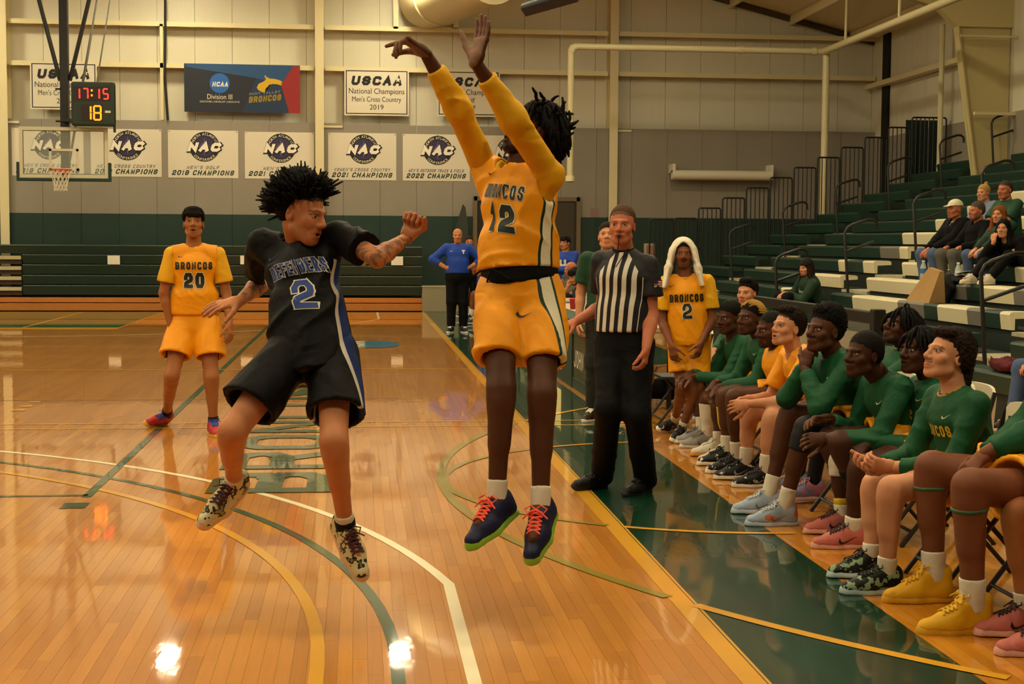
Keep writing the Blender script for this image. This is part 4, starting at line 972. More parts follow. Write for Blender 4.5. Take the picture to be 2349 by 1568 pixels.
# ---- garments (each returns a builder)
def shirt(m, off=.014, sleeve=.55, hem=-.02, neck=.072, vee=0.0, amp=.004, name='shirt', res=.011, prints=(), collar=None, flare=.0, seed=1, sl_off=.010, armhole=None, hemw=0, tuck=None):
    def fn(root, p):
        s = p.s; g = p.g; P = torso(p, off, g, p.belly); ctr = p.pel+p.sp*hem*s; up = p.sp
        if hem < .1: P.append(xcap(p.pel+p.sp*.2*s, ctr-p.sp*.06*s, p.lat, (.15*s*g+off+hemw), .105*s*g*p.belly+off+hemw*.7, .158*s*g+off+flare+hemw, .115*s*g*p.belly+off+flare))
        nz = folds(amp*1.5, 26, seed, (1, .3, .2)) if amp else None
        subs = [ell(p.neck+p.sp*.045*s+p.cfwd*.015*s, np.stack((p.clat, p.cfwd, p.sp)), A_(neck, neck*.95, .07)*s)]
        if vee: subs += [cap(p.neck+p.cfwd*.06*s+p.sp*.02*s, p.neck+p.cfwd*.13*s-p.sp*vee*s, .055*s, .012*s)]
        if armhole:
            for i in (0, 1): subs.append(ell(p.sh[i]+(p.clat*(-1, 1)[i])*armhole*s-p.sp*.0*s, np.stack((p.clat, p.cfwd, p.sp)), A_(.075, .12, .115)*s))
        gs = [G(P, .028, cuts=[(ctr, -p.sp if tuck is None else nrm(tuck))], subs=subs, noise=nz)]
        if sleeve:
            for i in (0, 1):
                S, E_, W_ = p.sh[i], p.el[i], p.wr[i]
                if sleeve <= 1:
                    e = S+(E_-S)*sleeve; d = nrm(E_-S); r0 = .048*s*g+off
                    gs.append(G([cap(S-d*.01, e+d*.05, r0, .046*s*g+off*.7+sl_off*1.4)], .03, cuts=[(e, d)], noise=folds(amp*1.2, 40, seed+3), kj=.02))
                else:
                    e = E_+(W_-E_)*(sleeve-1); d = nrm(W_-E_)
                    gs.append(G([cap(S, E_, .05*s*g+off*.6+sl_off*.4, .043*s*g+off*.6+sl_off*.5), cap(E_, e+d*.03, .046*s*g+off*.7+sl_off*.5, .03*s*g+off*.6+sl_off*.3)], .03, cuts=[(e, d)], noise=folds(amp*1.3, 40, seed+3+i, (.3, .3, 1)), kj=.03))
        V, Q = solid(gs, res*(1 if res > .012 else 1)); o = link(name, to_mesh(name, V, Q, m, lc=lcoord(p, V)), root); p.shirt = gs
        if collar:
            mb = MB(); c = p.neck+p.sp*.012*s; pts = [c+(p.clat*math.cos(a)*.066+p.cfwd*(math.sin(a)*.062+.012)-p.sp*(.02*max(0, math.sin(a))))*s for a in np.linspace(0, 2*PI, 20, endpoint=False)]
            mb.tube(pts, .009*s if collar[1] == 'rib' else .016*s, 6, closed=True); mb.build('collar', collar[0], o, smooth=True)
        for pr in prints: pr(o, gs[:1], p)
    return fn
def shorts(m, hem=.78, r0=.112, r1=.135, waist=.12, amp=.006, res=.012, name='shorts', band=None, prints=(), seed=5, hemtilt=(0, 0), up=None):
    def fn(root, p):
        s, g = p.s, p.g; gs = [G([xcap(p.pel-A_(0, 0, .02), p.pel+p.sp*(waist+.02)*s, p.lat, .155*s*g+.02, .115*s*g*p.belly+.016, .15*s*g+.014, .11*s*g*p.belly+.012)], .03, cuts=[(p.pel+p.sp*waist*s, p.sp if up is None else nrm(up))], noise=folds(amp*.6, 22, seed))]
        for i in (0, 1):
            d = nrm(p.kn[i]-p.hip[i]); e = p.hip[i]+(p.kn[i]-p.hip[i])*hem; out = p.lat*(-1, 1)[i]*.012*s
            gs.append(G([cap(p.hip[i], e+d*.06+out, r0*s*g, r1*s*g)], .03, cuts=[(e, nrm(d+p.lat*hemtilt[i]))], noise=folds(amp, 20, seed+i, (1, .8, .15)), subs=[cap(e-d*.02+out*.5, e+d*.08+out, r1*s*g-.03, r1*s*g-.012)], kj=.045))
        V, Q = solid(gs, res); o = link(name, to_mesh(name, V, Q, m, lc=lcoord(p, V)), root); p.shorts = gs
        if band:
            c0 = p.pel+p.sp*(waist-band[1]/2)*s; up_ = p.sp if up is None else nrm(up); bg = [G([xcap(c0-p.sp*.08*s, c0+p.sp*.08*s, p.lat, .155*s*g+.022, .115*s*g*p.belly+.02, .15*s*g+.02, .11*s*g*p.belly+.018)], .02, cuts=[(c0+up_*band[1]/2*s, up_), (c0-up_*band[1]/2*s, -up_)])]
            V, Q = solid(bg, min(res, .009)); b = link('waistband', to_mesh('waistband', V, Q, band[0]), root)
        for pr in prints: pr(o, gs, p)
    return fn
def pants(m, res=.013, amp=.006, r=(.1, .078, .062), waist=.12, seed=5, end=.98, name='trousers'):
    def fn(root, p):
        s, g = p.s, p.g; gs = [G([xcap(p.pel-A_(0, 0, .02), p.pel+p.sp*(waist+.02)*s, p.lat, .155*s*g+.014, .112*s*g*p.belly+.012, .145*s*g+.012, .108*s*g*p.belly+.01)], .03, cuts=[(p.pel+p.sp*waist*s, p.sp)])]
        for i in (0, 1):
            d = nrm(p.an[i]-p.kn[i]); e = p.kn[i]+(p.an[i]-p.kn[i])*end
            gs.append(G([cap(p.hip[i], p.kn[i], r[0]*s*g, r[1]*s*g), cap(p.kn[i], e+d*.04, r[1]*s*g, r[2]*s*g)], .03, cuts=[(e, d)], noise=folds(amp, 26, seed+i, (.5, .5, .6)), kj=.05))
        V, Q = solid(gs, res); link(name, to_mesh(name, V, Q, m), root)
    return fn
def band_on_leg(i, f0, f1, m, off=.006, name='sock', h=.009, thigh=False):
    """sleeve round a shank between fractions f0..f1 from knee (0) to ankle (1); negative f0 reaches up the thigh"""
    def fn(root, p):
        k, a = p.kn[i], p.an[i]; d = nrm(a-k); q0, q1 = k+(a-k)*f0, k+(a-k)*f1
        P = leg(p, i, off, p.g, thigh=thigh); cuts = [(q1, d)]
        if not thigh: cuts.append((q0, -d))
        else:
            P[0] = cap(p.kn[i]+(p.hip[i]-p.kn[i])*.28, p.kn[i], .066*p.s*p.g+off, .06*p.s*p.g+off)
        V, Q = solid([G(P, .02, cuts=cuts)], h); link(name, to_mesh(name, V, Q, m), root)
    return fn
def shoes(st, lift=None, ups=(None, None), s=1.0, which=(0, 1)):
    def fn(root, p):
        for i in which:
            up = nrm(p.kn[i]-p.an[i]) if ups[i] is None else np.asarray(ups[i], float)
            put_shoe(root, p.an[i], p.toe[i], up, st if isinstance(st, dict) else st[i], i, p.s*s)
    return fn
def socks(m, f0=.72, which=(0, 1)):
    def fn(root, p):
        for i in which: band_on_leg(i, f0, 1.02, m)(root, p)
    return fn
def stand_shoes(p):      # toes level with the ankle for somebody standing on the floor
    for i in (0, 1):
        f = p.toe[i]-p.an[i]; f[2] = 0; p.toe[i] = p.an[i]+nrm(f)*.2
def foot_on(px, py, yaw, s=1.0, z=0.0):
    """ankle above the floor point seen at the pixel (middle of the sole), and a toe along yaw"""
    g0 = gnd(px, py, z); f = facing(yaw); a = A_(g0[0], g0[1], z)-f*.055*s+A_(0, 0, .092*s); return a, a+f*.2
# ================================================================== THE PEOPLE ON THE COURT
C_gold = cloth_mat('jersey_gold', '#ea9a08', .5, side=[(0, .036, '#0f2f22'), (0, .024, '#d9d2b4')])
C_goldp = cloth_mat('plain_gold', '#ea9a08', .45); C_yell = cloth_mat('tee_yellow', '#dca410', .65)
C_green = cloth_mat('warmup_green', '#0d4a2b', .68); C_black = cloth_mat('plain_black', '#08080a', .75, sheen=0, spec=.15); C_navyb = cloth_mat('jersey_black', '#070709', .6, side=[(-.01, .03, '#16306f'), (.028, .009, '#c9c6b8')], sheen=0, spec=.15)
I_green = mat('print_green', '#0b1c14', .6); I_white = mat('print_white', '#d8d2b6', .6); I_blue = mat('print_blue', '#1b3a86', .6); I_blk = mat('print_black', '#12110e', .6); I_yel = mat('print_yellow', '#c9a41c', .6)
C_sock = cloth_mat('sock_white', '#cfc8b4', .8); C_sockb = cloth_mat('sock_black', '#0e0e10', .8)
def sh_style(n, up, sole, lace, camo=None, high=0, mark=None): return {'k': mat('mark_'+mark, mark, .5) if mark else None, 'm': cloth_mat('shoe_'+n, up, .5, camo=camo), 's': mat('sole_'+n, sole, .5), 'l': mat('lace_'+n, lace, .6) if lace else None, 'high': high}
txt = lambda t, z, w_, h_, th, m, ol=None, x=0, gap=.3, rot=0: (lambda o, gs, p: print_on(o, gs, p, t, z, w_, h_, th, m, ol, x, gap, rot))
sw = lambda z, x, w_, m: (lambda o, gs, p: swoosh(o, gs, p, z, x, w_, m))
# --- the shooter, in the air
Y12 = 6.1; pel = aty(1193, 668, Y12)
p = make_pose(1.96, pel, -8, (1186, 388, 1), (1222, 302, 1), ((1112, 388, 1), (1262, 402, -1)), ((1052, 252, -1), (1176, 272, -1)), ((976, 122, -1), (1091, 142, -1)),
              ((1150, 893, -1), (1243, 905, -1)), ((1139, 1150, 1), (1240, 1166, 1)), ((1068, 1212, -1), (1210, 1252, -1)), cyaw=-8)
S_navy = sh_style('navy', '#141a3a', '#7fae2e', '#f0583c')
person('airborne shooter in gold number 12 jersey with both arms raised', p, 'dark', dict(yaw=-78, pitch=22, roll=0, hair='dreads', hairc='#0d0b0a', n=190, len=.1, fly=.1, ht=.016, beard=.75, mouth=.004, nose=1.25, gaze=(0, .5)),
       [shirt(C_yell, off=.012, sleeve=1.72, hem=.1, name='undershirt', res=.010, sl_off=.014, amp=.005), shirt(C_gold, off=.03, sleeve=0, hem=.085, name='jersey', res=.009, armhole=.06, neck=.082, amp=.009, hemw=0, seed=4, prints=[txt('BRONCOS', .105, .225, .062, .0095, I_green, (.005, I_white), x=.02, gap=.34), txt('12', .215, .13, .118, .028, I_green, (.009, I_white), x=.028, gap=.25), sw(.03, -.075, .045, I_blk)]),
        shorts(C_gold, hem=.68, r0=.106, r1=.1, waist=.105, res=.010, band=(C_black, .06), amp=.013, up=(-.14, 0, 1), prints=[sw(.585, .10, .07, I_blk)]), socks(C_sock, .80), shoes(S_navy)],
       hands=[dict(dir=aty(925, 86, Y12)-aty(976, 122, Y12), palm=(-.45, -.1, -1), curl=(62, 48, 25), idx=(42, 8, 4), spread=.05, thumb=-1, tc=.6, s=1.05), dict(dir=aty(1108, 78, Y12)-aty(1091, 142, Y12)+A_(0, .02, 0), palm=(-.75, -.5, .3), curl=(6, 8, 6), spread=.05, thumb=-1, tc=.1, s=1.05)], h=.010, hh=.0036, neck_r=.056, g=.9)
# drawstring of the shooter's shorts
def bow(root, p, m):
    c = p.pel+p.sp*.075*p.s+p.cfwd*.155*p.s; mb = MB(); u, v = p.lat, p.sp
    for q in ([(0, 0), (-.05, -.01), (-.075, -.03)], [(0, 0), (.04, -.02), (.075, -.045)], [(0, 0), (-.015, -.03), (-.02, -.055), (-.005, -.055), (0, -.01)], [(0, 0), (.012, -.02), (.01, -.05)]): mb.tube([c+u*a+v*b+p.cfwd*.008 for a, b in q], .005, 6)
    mb.build('drawstring', m, root, smooth=True)
bow(p.root, p, C_black); P12 = p
# --- the defender in black, in the air
YD = 6.15; pel = aty(716, 800, YD)
p = make_pose(1.86, pel, 8, (688, 556, 1), (694, 490, -1), ((600, 558, 1), (776, 540, -1)), ((598, 650, 1), (866, 592, -1)), ((550, 690, -1), (934, 545, 1)),
              ((533, 990, -1), (766, 1012, -1)), ((537, 1108, 1), (793, 1208, 1)), ((468, 1180, -1), (838, 1300, -1)), cyaw=4)
S_skull = sh_style('cream_print', '#cfc79a', '#d8b8a0', '#4a1a20', camo=(28, .52, '#2a2a22', .6, '#8d8a62'))
def tat(V, C, p):
    for i in (0, 1):
        a, b = p.sh[i]+(p.el[i]-p.sh[i])*.55, p.wr[i]; ba = b-a; m_ = pev(cap(a, p.el[i], .075, .06), V) < 0; m_ |= pev(cap(p.el[i], p.el[i]+(b-p.el[i])*.85, .062, .045), V) < 0
        n = np.sin(V@A_(70, 40, 55)+2*np.sin(V@A_(33, 61, 20)))*np.sin(V@A_(-50, 65, 60)+1.5*np.sin(V@A_(40, 10, 77))); m_ &= n > .12; C[m_] = C[m_]*.45+np.array((.02, .022, .02))*.55
    return C
person('tattooed defender in black number 2 jersey leaping with one arm out', p, 'light', dict(yaw=58, pitch=-12, roll=4, hair='spiky', hairc='#0b0a09', n=680, len=.08, ht=.032, up=1.2, r=.0095, mouth=.007, hl=.075, stache=.2, beard=.15, jaw=1.02, gaze=(0, -.3), size=1.02),
       [shirt(C_navyb, off=.02, sleeve=.66, hem=-.13, name='jersey', res=.0095, neck=.078, vee=.02, amp=.010, hemw=.012, flare=.008, seed=9, sl_off=.02, collar=(C_black, 'rib'), prints=[txt('DEFENDERS', .165, .25, .06, .0095, I_blue, (.006, I_white), x=.02, rot=10, gap=.34), txt('2', .29, .09, .135, .026, I_blue, (.012, I_white), x=.042, rot=7), sw(.095, -.1, .05, I_blue)]),
        shorts(C_navyb, hem=.70, r0=.118, r1=.135, waist=.1, res=.011, seed=14, amp=.009), socks(C_sock, .84), band_on_leg(1, .90, 1.05, C_sockb, .010, 'ankle_brace'), shoes(S_skull, s=1.03)],
       g=.92, hands=[dict(dir=aty(498, 700, YD)-aty(550, 690, YD)+A_(0, -.05, 0), palm=(0, .35, -1), curl=(8, 14, 10), s=1.05), dict(dir=(.12, .02, .3), palm=(-.4, -1, .2), curl=(80, 95, 60), spread=.02, s=1.08, tc=.8, thumb=1)], h=.010, hh=.0036, neck_r=.055, tattoo=tat)
PD = p
# --- the gold number 20 player standing farther back
aR, tR = foot_on(374, 978, -28, 1.0); aL, tL = foot_on(492, 998, 14, 1.0)
Y20 = 12.15; pel = aty(447, 738, Y20)
p = make_pose(1.93, pel, 0, (444, 561, 1), (444, 512, -1), ((392, 584, -1), (502, 584, -1)), ((376, 672, 1), (519, 672, 1)), ((392, 748, -1), (527, 742, -1)), ((394, 862, -1), (485, 866, -1)), (aR, aL), (tR, tL), cyaw=0)
S_red = sh_style('red_multi', '#b02c30', '#c9a032', '#2b4aa0')
person('standing gold number 20 player with dark fringe looking up open-mouthed', p, 'tan', dict(yaw=4, pitch=8, hair='fringe', hairc='#100d0b', ht=.014, mouth=.006, gaze=(0, .4)),
       [shirt(C_yell, off=.010, sleeve=.72, hem=.1, name='undershirt', sl_off=.022, neck=.07), shirt(C_gold, off=.026, sleeve=0, hem=.06, name='jersey', armhole=.05, neck=.085, vee=.015, hemw=.03, flare=.005, prints=[txt('BRONCOS', .165, .30, .062, .013, I_green, gap=.34), txt('20', .28, .165, .125, .03, I_green, (.012, I_white), gap=.25), sw(.09, -.1, .05, I_blk)], seed=21),
        shorts(C_gold, hem=.62, r0=.122, r1=.135, waist=.13, seed=31, prints=[sw(.56, .13, .05, I_blk)]), socks(C_sockb, .84), shoes(S_red)],
       hands=[dict(dir=(.05, -.25, -1), palm=(.7, .4, 0)), dict(dir=(.12, -.3, -1), palm=(-.7, .4, 0))], h=.013, hh=.0055, g=.95)
P20 = p
# --- the referee
aR, tR = foot_on(1368, 1122, -55); aL, tL = foot_on(1470, 1132, -42)
YR = 8.95; pel = aty(1432, 785, YR)
p = make_pose(1.86, pel, -32, (1432, 574, 1), (1427, 518, -1), ((1380, 602, 1), (1487, 612, -1)), ((1385, 702, 1), (1494, 724, -1)), ((1320, 738, -1), (1482, 800, -1)), ((1396, 935, -1), (1462, 950, -1)), (aR, aL), (tR, tL), cyaw=-24)
C_ref = cloth_mat('referee_stripes', '#15161a', .6, stripes=(.056, '#cfcabb'))
S_blk = sh_style('black_polish', '#0a0a0a', '#0c0c0c', '#111111')
person('referee in striped shirt with a black whistle in his mouth', p, 'red', dict(yaw=-20, pitch=2, hair='short', hairc='#4a3322', ht=.011, hl=.075, stache=0, jaw=1.02, gaze=(.2, 0)),
       [shirt(C_ref, off=.02, sleeve=.62, hem=.07, name='striped_shirt', sl_off=.022, neck=.072, hemw=.01, seed=3, collar=(C_black, 'rib')), pants(C_black, r=(.1, .08, .072), end=1.06), shoes(S_blk, s=1.02)],
       hands=[dict(dir=(-.9, -.3, -.25), palm=(.2, .3, -1)), dict(dir=(-.12, -.1, -1), palm=(-.75, .4, 0), curl=(30, 40, 25))], h=.012, hh=.0045, g=1.04, belly=1.08)
W_ = lambda x, y, z: p.head+(A_(x, y, z)*p.hsz)@p.Fm
mb = MB().tube([W_(-.012, .098, -.066), W_(.012, .098, -.066)], .009, 8).tube([W_(.0, .098, -.066), W_(0, .125, -.064)], .007, 8); wh = mb.build('whistle', M_black, p.root, smooth=True)
MB().tube([W_(0, .12, -.07), W_(.0, .11, -.12), p.neck+p.cfwd*.13-p.sp*.09+p.clat*-.02, p.neck+p.cfwd*.135-p.sp*.16+p.clat*-.015, p.neck+p.cfwd*.13-p.sp*.1, p.neck+p.cfwd*.07+p.clat*.05+p.sp*.01, p.neck-p.cfwd*.05+p.clat*.05+p.sp*.03], .003, 5).build('lanyard', M_black, wh)
fl = MB(); c = p.sh[1]+(p.el[1]-p.sh[1])*.33; nn = nrm(p.clat*.75-A_(0, 1, 0)*.6); c = c+nn*.082; uu = nrm(np.cross(A_(0, 0, 1), nn)); fl_ = []
def quadp(x0, x1, z0, z1, l): q = [c+uu*a+A_(0, 0, 1)*b+nn*l for a, b in ((x0, z0), (x1, z0), (x1, z1), (x0, z1))]; return q
mw, mr = MB(), MB(); ml = MB()
for i in range(7): (mr if i % 2 == 0 else mw).add(quadp(-.035, .035, -.024+i*.0069, -.024+(i+1)*.0069, .0), [(0, 1, 2, 3)])
ml.add(quadp(-.035, -.002, .0, .0245, .001), [(0, 1, 2, 3)])
ff = mr.build('flag_patch', mat('flag_red', '#8f2230', .6), p.root); mw.build('flag_stripe', I_white, ff); ml.build('flag_canton', mat('flag_blue', '#1b2550', .6), ff)
PR = p
# ================================================================== THE BENCH
def seated(H, feet, knees, neckp, headp, wr, toes=(-90, -88), pz=.54, back=.43, hint=((0, .35, -1), (0, -.35, -1)), px_off=(0, 0, 0), sh_half=None, cyaw=-86, yaw=-90, dyn=0, hdy=0, pel=None):
    """somebody sitting side-on: feet (sole pixels) stand on the floor and give the distance, knees above them, the hips one thigh back"""
    f = [foot_on(*feet[i], toes[i], H/1.85) for i in (0, 1)]
    k = [aty(knees[i][0], knees[i][1], f[i][0][1]+(.03, -.02)[i]) for i in (0, 1)]
    if pel is None: pel = (k[0]+k[1])/2+A_(back*H/1.85, 0, 0); pel[2] = pz
    pel = pel+A_(*px_off); nk = aty(*neckp, pel[1]+dyn); hd = aty(*headp, pel[1]+dyn+hdy)
    w_ = [aty(a, b, pel[1]+dy) for a, b, dy in wr]
    return make_pose(H, pel, yaw, nk, hd, None, [('ik', hint[0]), ('ik', hint[1])], w_, k, (f[0][0], f[1][0]), (f[0][1], f[1][1]), cyaw=cyaw, sh_half=sh_half)
green_top = lambda **k: shirt(C_green, off=.014, sleeve=1.88, hem=-.03, name='long_sleeve_top', neck=.066, sl_off=.012, amp=.007, **{**k, 'prints': list(k.get('prints', []))+[sw(.085, .09, .045, I_white)]})
bl = lambda t, x=0, z=.2, w_=.2: txt(t, z, w_, .055, .011, I_yel, x=x)
bench_shorts = shorts(C_goldp, hem=.5, r0=.108, r1=.112, waist=.1, res=.014)
B_ = 'players seated on the bench'
S_grey = sh_style('grey_mesh', '#8b8a86', '#c9c5ba', '#77756f', mark='#5d5c58'); S_wht = sh_style('white_gold', '#cfc9b4', '#c98a2a', '#d6d2c4', mark='#17171a'); S_bw = sh_style('black_white', '#111112', '#d6d0bf', '#1a1a1a', camo=(30, .56, '#111112', .63, '#cfcabc'), mark='#8d8a84'); S_sky = sh_style('pale_blue', '#97a9bd', '#b7c0c9', '#b9bfc2', camo=(9, .62, '#c8693a'), mark='#5f7080')
S_pas = sh_style('pastel_multi', '#a2606a', '#b89a98', '#9a7a80', camo=(26, .5, '#5f7ba8')); S_pink = sh_style('pink', '#b8665c', '#cf9a88', '#3a2420', mark='#1c1512'); S_camo = sh_style('camo', '#10130f', '#a9c0c0', '#14160f', camo=(26, .52, '#7f9a78'), mark='#0c0e0b'); S_yel = sh_style('yellow', '#d3a012', '#c99312', '#d9ab20', high=1); S_brown = sh_style('brown_white', '#2a1a12', '#d0c7b2', '#e0d8c4')
relax = lambda d=(-1, 0, -.4), palm=(0, 0, -1), **k: dict(dir=d, palm=palm, curl=(28, 34, 22), **k)
# (b) far green player reaching forward
p = seated(1.88, ((1592, 1016), (1606, 1026)), ((1612, 905), (1624, 912)), (1682, 775), (1672, 729), ((1583, 856, .03), (1590, 862, -.08)), hdy=-.05, hint=((.3, .6, -1), (.3, -.5, -1)))
person('bench player in green holding out both hands, next to the towel man', p, 'dark', dict(yaw=-58, pitch=-4, hair='short', ht=.016, nose=1.25, mouth=.004, gaze=(.3, 0)), [green_top(prints=[bl('B', -.02)], res=.013), bench_shorts, band_on_leg(1, .12, 1.02, C_sock, .006, 'leg_sleeve'), socks(C_sock, .6, (0,)), shoes(S_grey)], hands=[relax(), relax()], h=.015, hh=.0055, group=B_)
# (c) blond dreadlocks
p = seated(1.9, ((1632, 1045), (1650, 1062)), ((1648, 898), (1664, 905)), (1744, 770), (1722, 731), ((1640, 878, .04), (1648, 888, -.08)), hint=((.3, .6, -1), (.3, -.5, -1)), hdy=-.05)
person('bench player with blond tied dreadlocks and a yellow shin sleeve', p, 'dark', dict(yaw=-60, pitch=4, hair='tied', hairc='#0f0c0a', hair2='#a8843c', ht=.01, n=200, nose=1.25, gaze=(.1, .2), beard=.4), [green_top(prints=[bl('BR', -.02)], res=.013), bench_shorts, band_on_leg(1, .2, .62, cloth_mat('sleeve_yellow', '#c9a81a', .6), .006, 'leg_sleeve'), socks(C_sock, .76), shoes(S_wht)], hands=[relax((-.8, 0, -.8)), relax((-.7, .0, -.9))], h=.015, hh=.005, group=B_)
# (d) sleeveless gold
p = seated(1.92, ((1650, 1066), (1672, 1084)), ((1668, 908), (1686, 912)), (1785, 800), (1768, 756), ((1725, 905, .06), (1722, 900, -.06)), hint=((.3, .6, -1), (.2, -.6, -1)), hdy=-.05)
person('bench player in sleeveless gold jersey with bare shoulders, cropped dark hair', p, 'dark', dict(yaw=-72, pitch=-4, hair='short', ht=.006, nose=1.3, beard=.7, gaze=(0, 0)), [shirt(C_goldp, off=.02, sleeve=0, hem=-.02, name='jersey', neck=.08, armhole=.045, res=.013), bench_shorts, socks(C_sock, .7), shoes(S_bw)], hands=[relax((-.6, .4, -.5)), relax((-.6, .3, -.4))], h=.014, hh=.005, group=B_)
# (e) curly hair, gold tee
p = seated(1.9, ((1690, 1098), (1735, 1116)), ((1722, 945), (1772, 958)), (1822, 805), (1806, 752), ((1722, 914, .05), (1718, 926, -.06)), hint=((.2, .7, -1), (.2, -.55, -1)), hdy=-.03)
person('curly-haired bench player in gold tee resting clasped hands over his knees', p, 'fair', dict(yaw=-66, pitch=10, hair='curly', hairc='#1c110b', ht=.02, mouth=.004, gaze=(0, .4), hl=.075), [shirt(C_goldp, off=.016, sleeve=.72, hem=-.02, name='jersey', neck=.07, vee=.02, sl_off=.016, res=.012, amp=.006), bench_shorts, socks(C_sock, .66), shoes(S_bw)], hands=[relax((-1, -.2, -.3), (.1, -.8, -.3)), relax((-1, .2, -.15), (.1, .9, -.3))], h=.013, hh=.0045, group=B_)
# (f) afro, hand to the mouth
p = seated(1.92, ((1740, 1176), (1775, 1204)), ((1812, 948), (1850, 982)), (1912, 812), (1890, 760), ((1856, 828, .03), (1846, 842, -.07)), hint=((-.5, .5, -1), (-.35, -.45, -1)), hdy=-.04, back=.37, pz=.59)
person('bench player with tall afro resting his chin on his hands', p, 'dark', dict(yaw=-62, pitch=8, hair='curly', hairc='#0b0908', ht=.026, up=1.0, nose=1.3, gaze=(.2, .3), hl=.08), [green_top(prints=[bl('BRO', -.02)], res=.012, seed=7), bench_shorts, band_on_leg(1, -.15, .28, cloth_mat('knee_sleeve', '#14161a', .6), .008, 'knee_sleeve', thigh=True), socks(C_sock, .74), shoes(S_sky)], hands=[dict(dir=(.1, -.2, 1), palm=(.6, -.5, 0), curl=(50, 60, 40)), dict(dir=(.25, .05, 1), palm=(.7, .6, 0), curl=(55, 60, 40))], h=.012, hh=.0042, group=B_)
# (g) leaning forward
p = seated(1.88, (proj((2.72, 7.72, 0)), proj((2.72, 7.5, 0))), (proj((2.6, 7.72, .52)), proj((2.58, 7.48, .53))), (2022, 866), (1980, 814), ((1900, 958, .12), (1898, 1004, -.08)), hint=((.3, .5, -1), (.3, -.5, -.8)), hdy=-.04)
person('bench player in green leaning far forward with close-cropped hair', p, 'deep', dict(yaw=-66, pitch=4, hair='short', ht=.010, nose=1.3, gaze=(.1, .5)), [green_top(prints=[], res=.012, seed=11), bench_shorts, socks(C_sockb, .3), shoes(S_bw)], hands=[relax((-1, -.1, .0), (0, -.3, -1)), relax((-1, .1, -.1), (.2, .8, -.4))], h=.012, hh=.0042, group=B_)
# (i) dreads over the brow, white knee sleeve
p = seated(1.88, ((1908, 1222), (1930, 1256)), ((1932, 1052), (1975, 1070)), (2140, 876), (2108, 806), ((1990, 1010, .0), (1996, 1012, -.09)), hint=((.3, .5, -1), (.3, -.5, -1)), hdy=-.02)
person('bench player with dark locks and a white knee sleeve over pink shoes', p, 'deep', dict(yaw=-68, pitch=6, hair='dreads', hairc='#0c0a09', n=120, len=.12, ht=.014, nose=1.3, mouth=.004, bang=1), [green_top(prints=[bl('BR', -.06, .17)], res=.012, seed=13), bench_shorts, band_on_leg(0, -.1, .3, C_sock, .009, 'knee_sleeve', thigh=True), band_on_leg(0, .68, .8, cloth_mat('sleeve_yellow', '#c9a81a', .6), .006, 'sock_cuff'), socks(C_sock, .78), shoes(S_pink)], hands=[relax((-.9, -.1, -.4)), relax((-.8, .0, -.6), (.2, .5, -.8))], h=.012, hh=.0042, group=B_)
# (j) mullet and moustache
p = seated(1.88, ((1972, 1322), (2006, 1360)), ((2008, 1112), (2046, 1122)), (2190, 896), (2174, 816), ((2018, 1066, .04), (2050, 1070, -.05)), hint=((.3, .6, -1), (.25, -.5, -1)), back=.42)
person('bench player with brown mullet and thin moustache in green top', p, 'fair', dict(yaw=-78, pitch=16, hair='mullet', hairc='#21150d', ht=.018, stache=.6, gaze=(0, .5), hl=.075), [green_top(prints=[bl('BRONCOS', -.02, .155, .26)], res=.011, seed=17, collar=(cloth_mat('plain_gold2', '#b8801a', .6), 'rib')), bench_shorts, socks(C_sock, .8), shoes(S_camo)], hands=[dict(dir=(-1, -.15, -.1), palm=(0, -.4, 1), curl=(35, 45, 30)), dict(dir=(-1, .25, .1), palm=(0, .8, .4), curl=(35, 45, 30))], h=.011, hh=.0038, group=B_)
# (k) the one cut by the frame edge, yellow shoes
p = seated(1.95, ((2112, 1378), (2200, 1450)), ((2138, 1072), (2226, 1115)), (2500, 830), (2470, 740), ((2258, 1046, .06), (2262, 1040, -.1)), hint=((.5, .6, -.6), (.5, -.6, -.6)), back=.44, pz=.57)
person('bench player cut off by the frame edge wearing bright yellow shoes', p, 'brown', dict(yaw=-75, pitch=5, hair='short', ht=.012), [green_top(res=.013, seed=19), shorts(C_goldp, hem=.62, r0=.118, r1=.12, waist=.1, res=.014), socks(C_sock, .74), band_on_leg(0, .165, .195, mat('elastic_green', '#2f5a3c', .6), .007, 'elastic_band', h=.005), band_on_leg(1, .165, .195, mat('elastic_green', '#2f5a3c', .6), .007, 'elastic_band', h=.005), shoes(S_yel, s=1.05)], hands=[relax((-.8, .1, -.7)), relax((-.75, .05, -.7), (.3, .3, -.8))], h=.011, hh=.006, g=1.16, group=B_)
# (l) only a knee and a shoe
p = seated(1.9, ((2322, 1455), (2375, 1500)), ((2335, 1175), (2400, 1200)), (2680, 850), (2650, 760), ((2450, 1080, .06), (2460, 1090, -.1)), back=.44)
person('bench player of whom only one knee and a pink shoe show', p, 'tan', dict(yaw=-80, hair='short'), [green_top(res=.02), shorts(C_goldp, hem=.6, r0=.11, r1=.112, waist=.1, res=.02), socks(C_sock, .8), shoes(S_pink)], h=.014, hh=.012, group=B_)
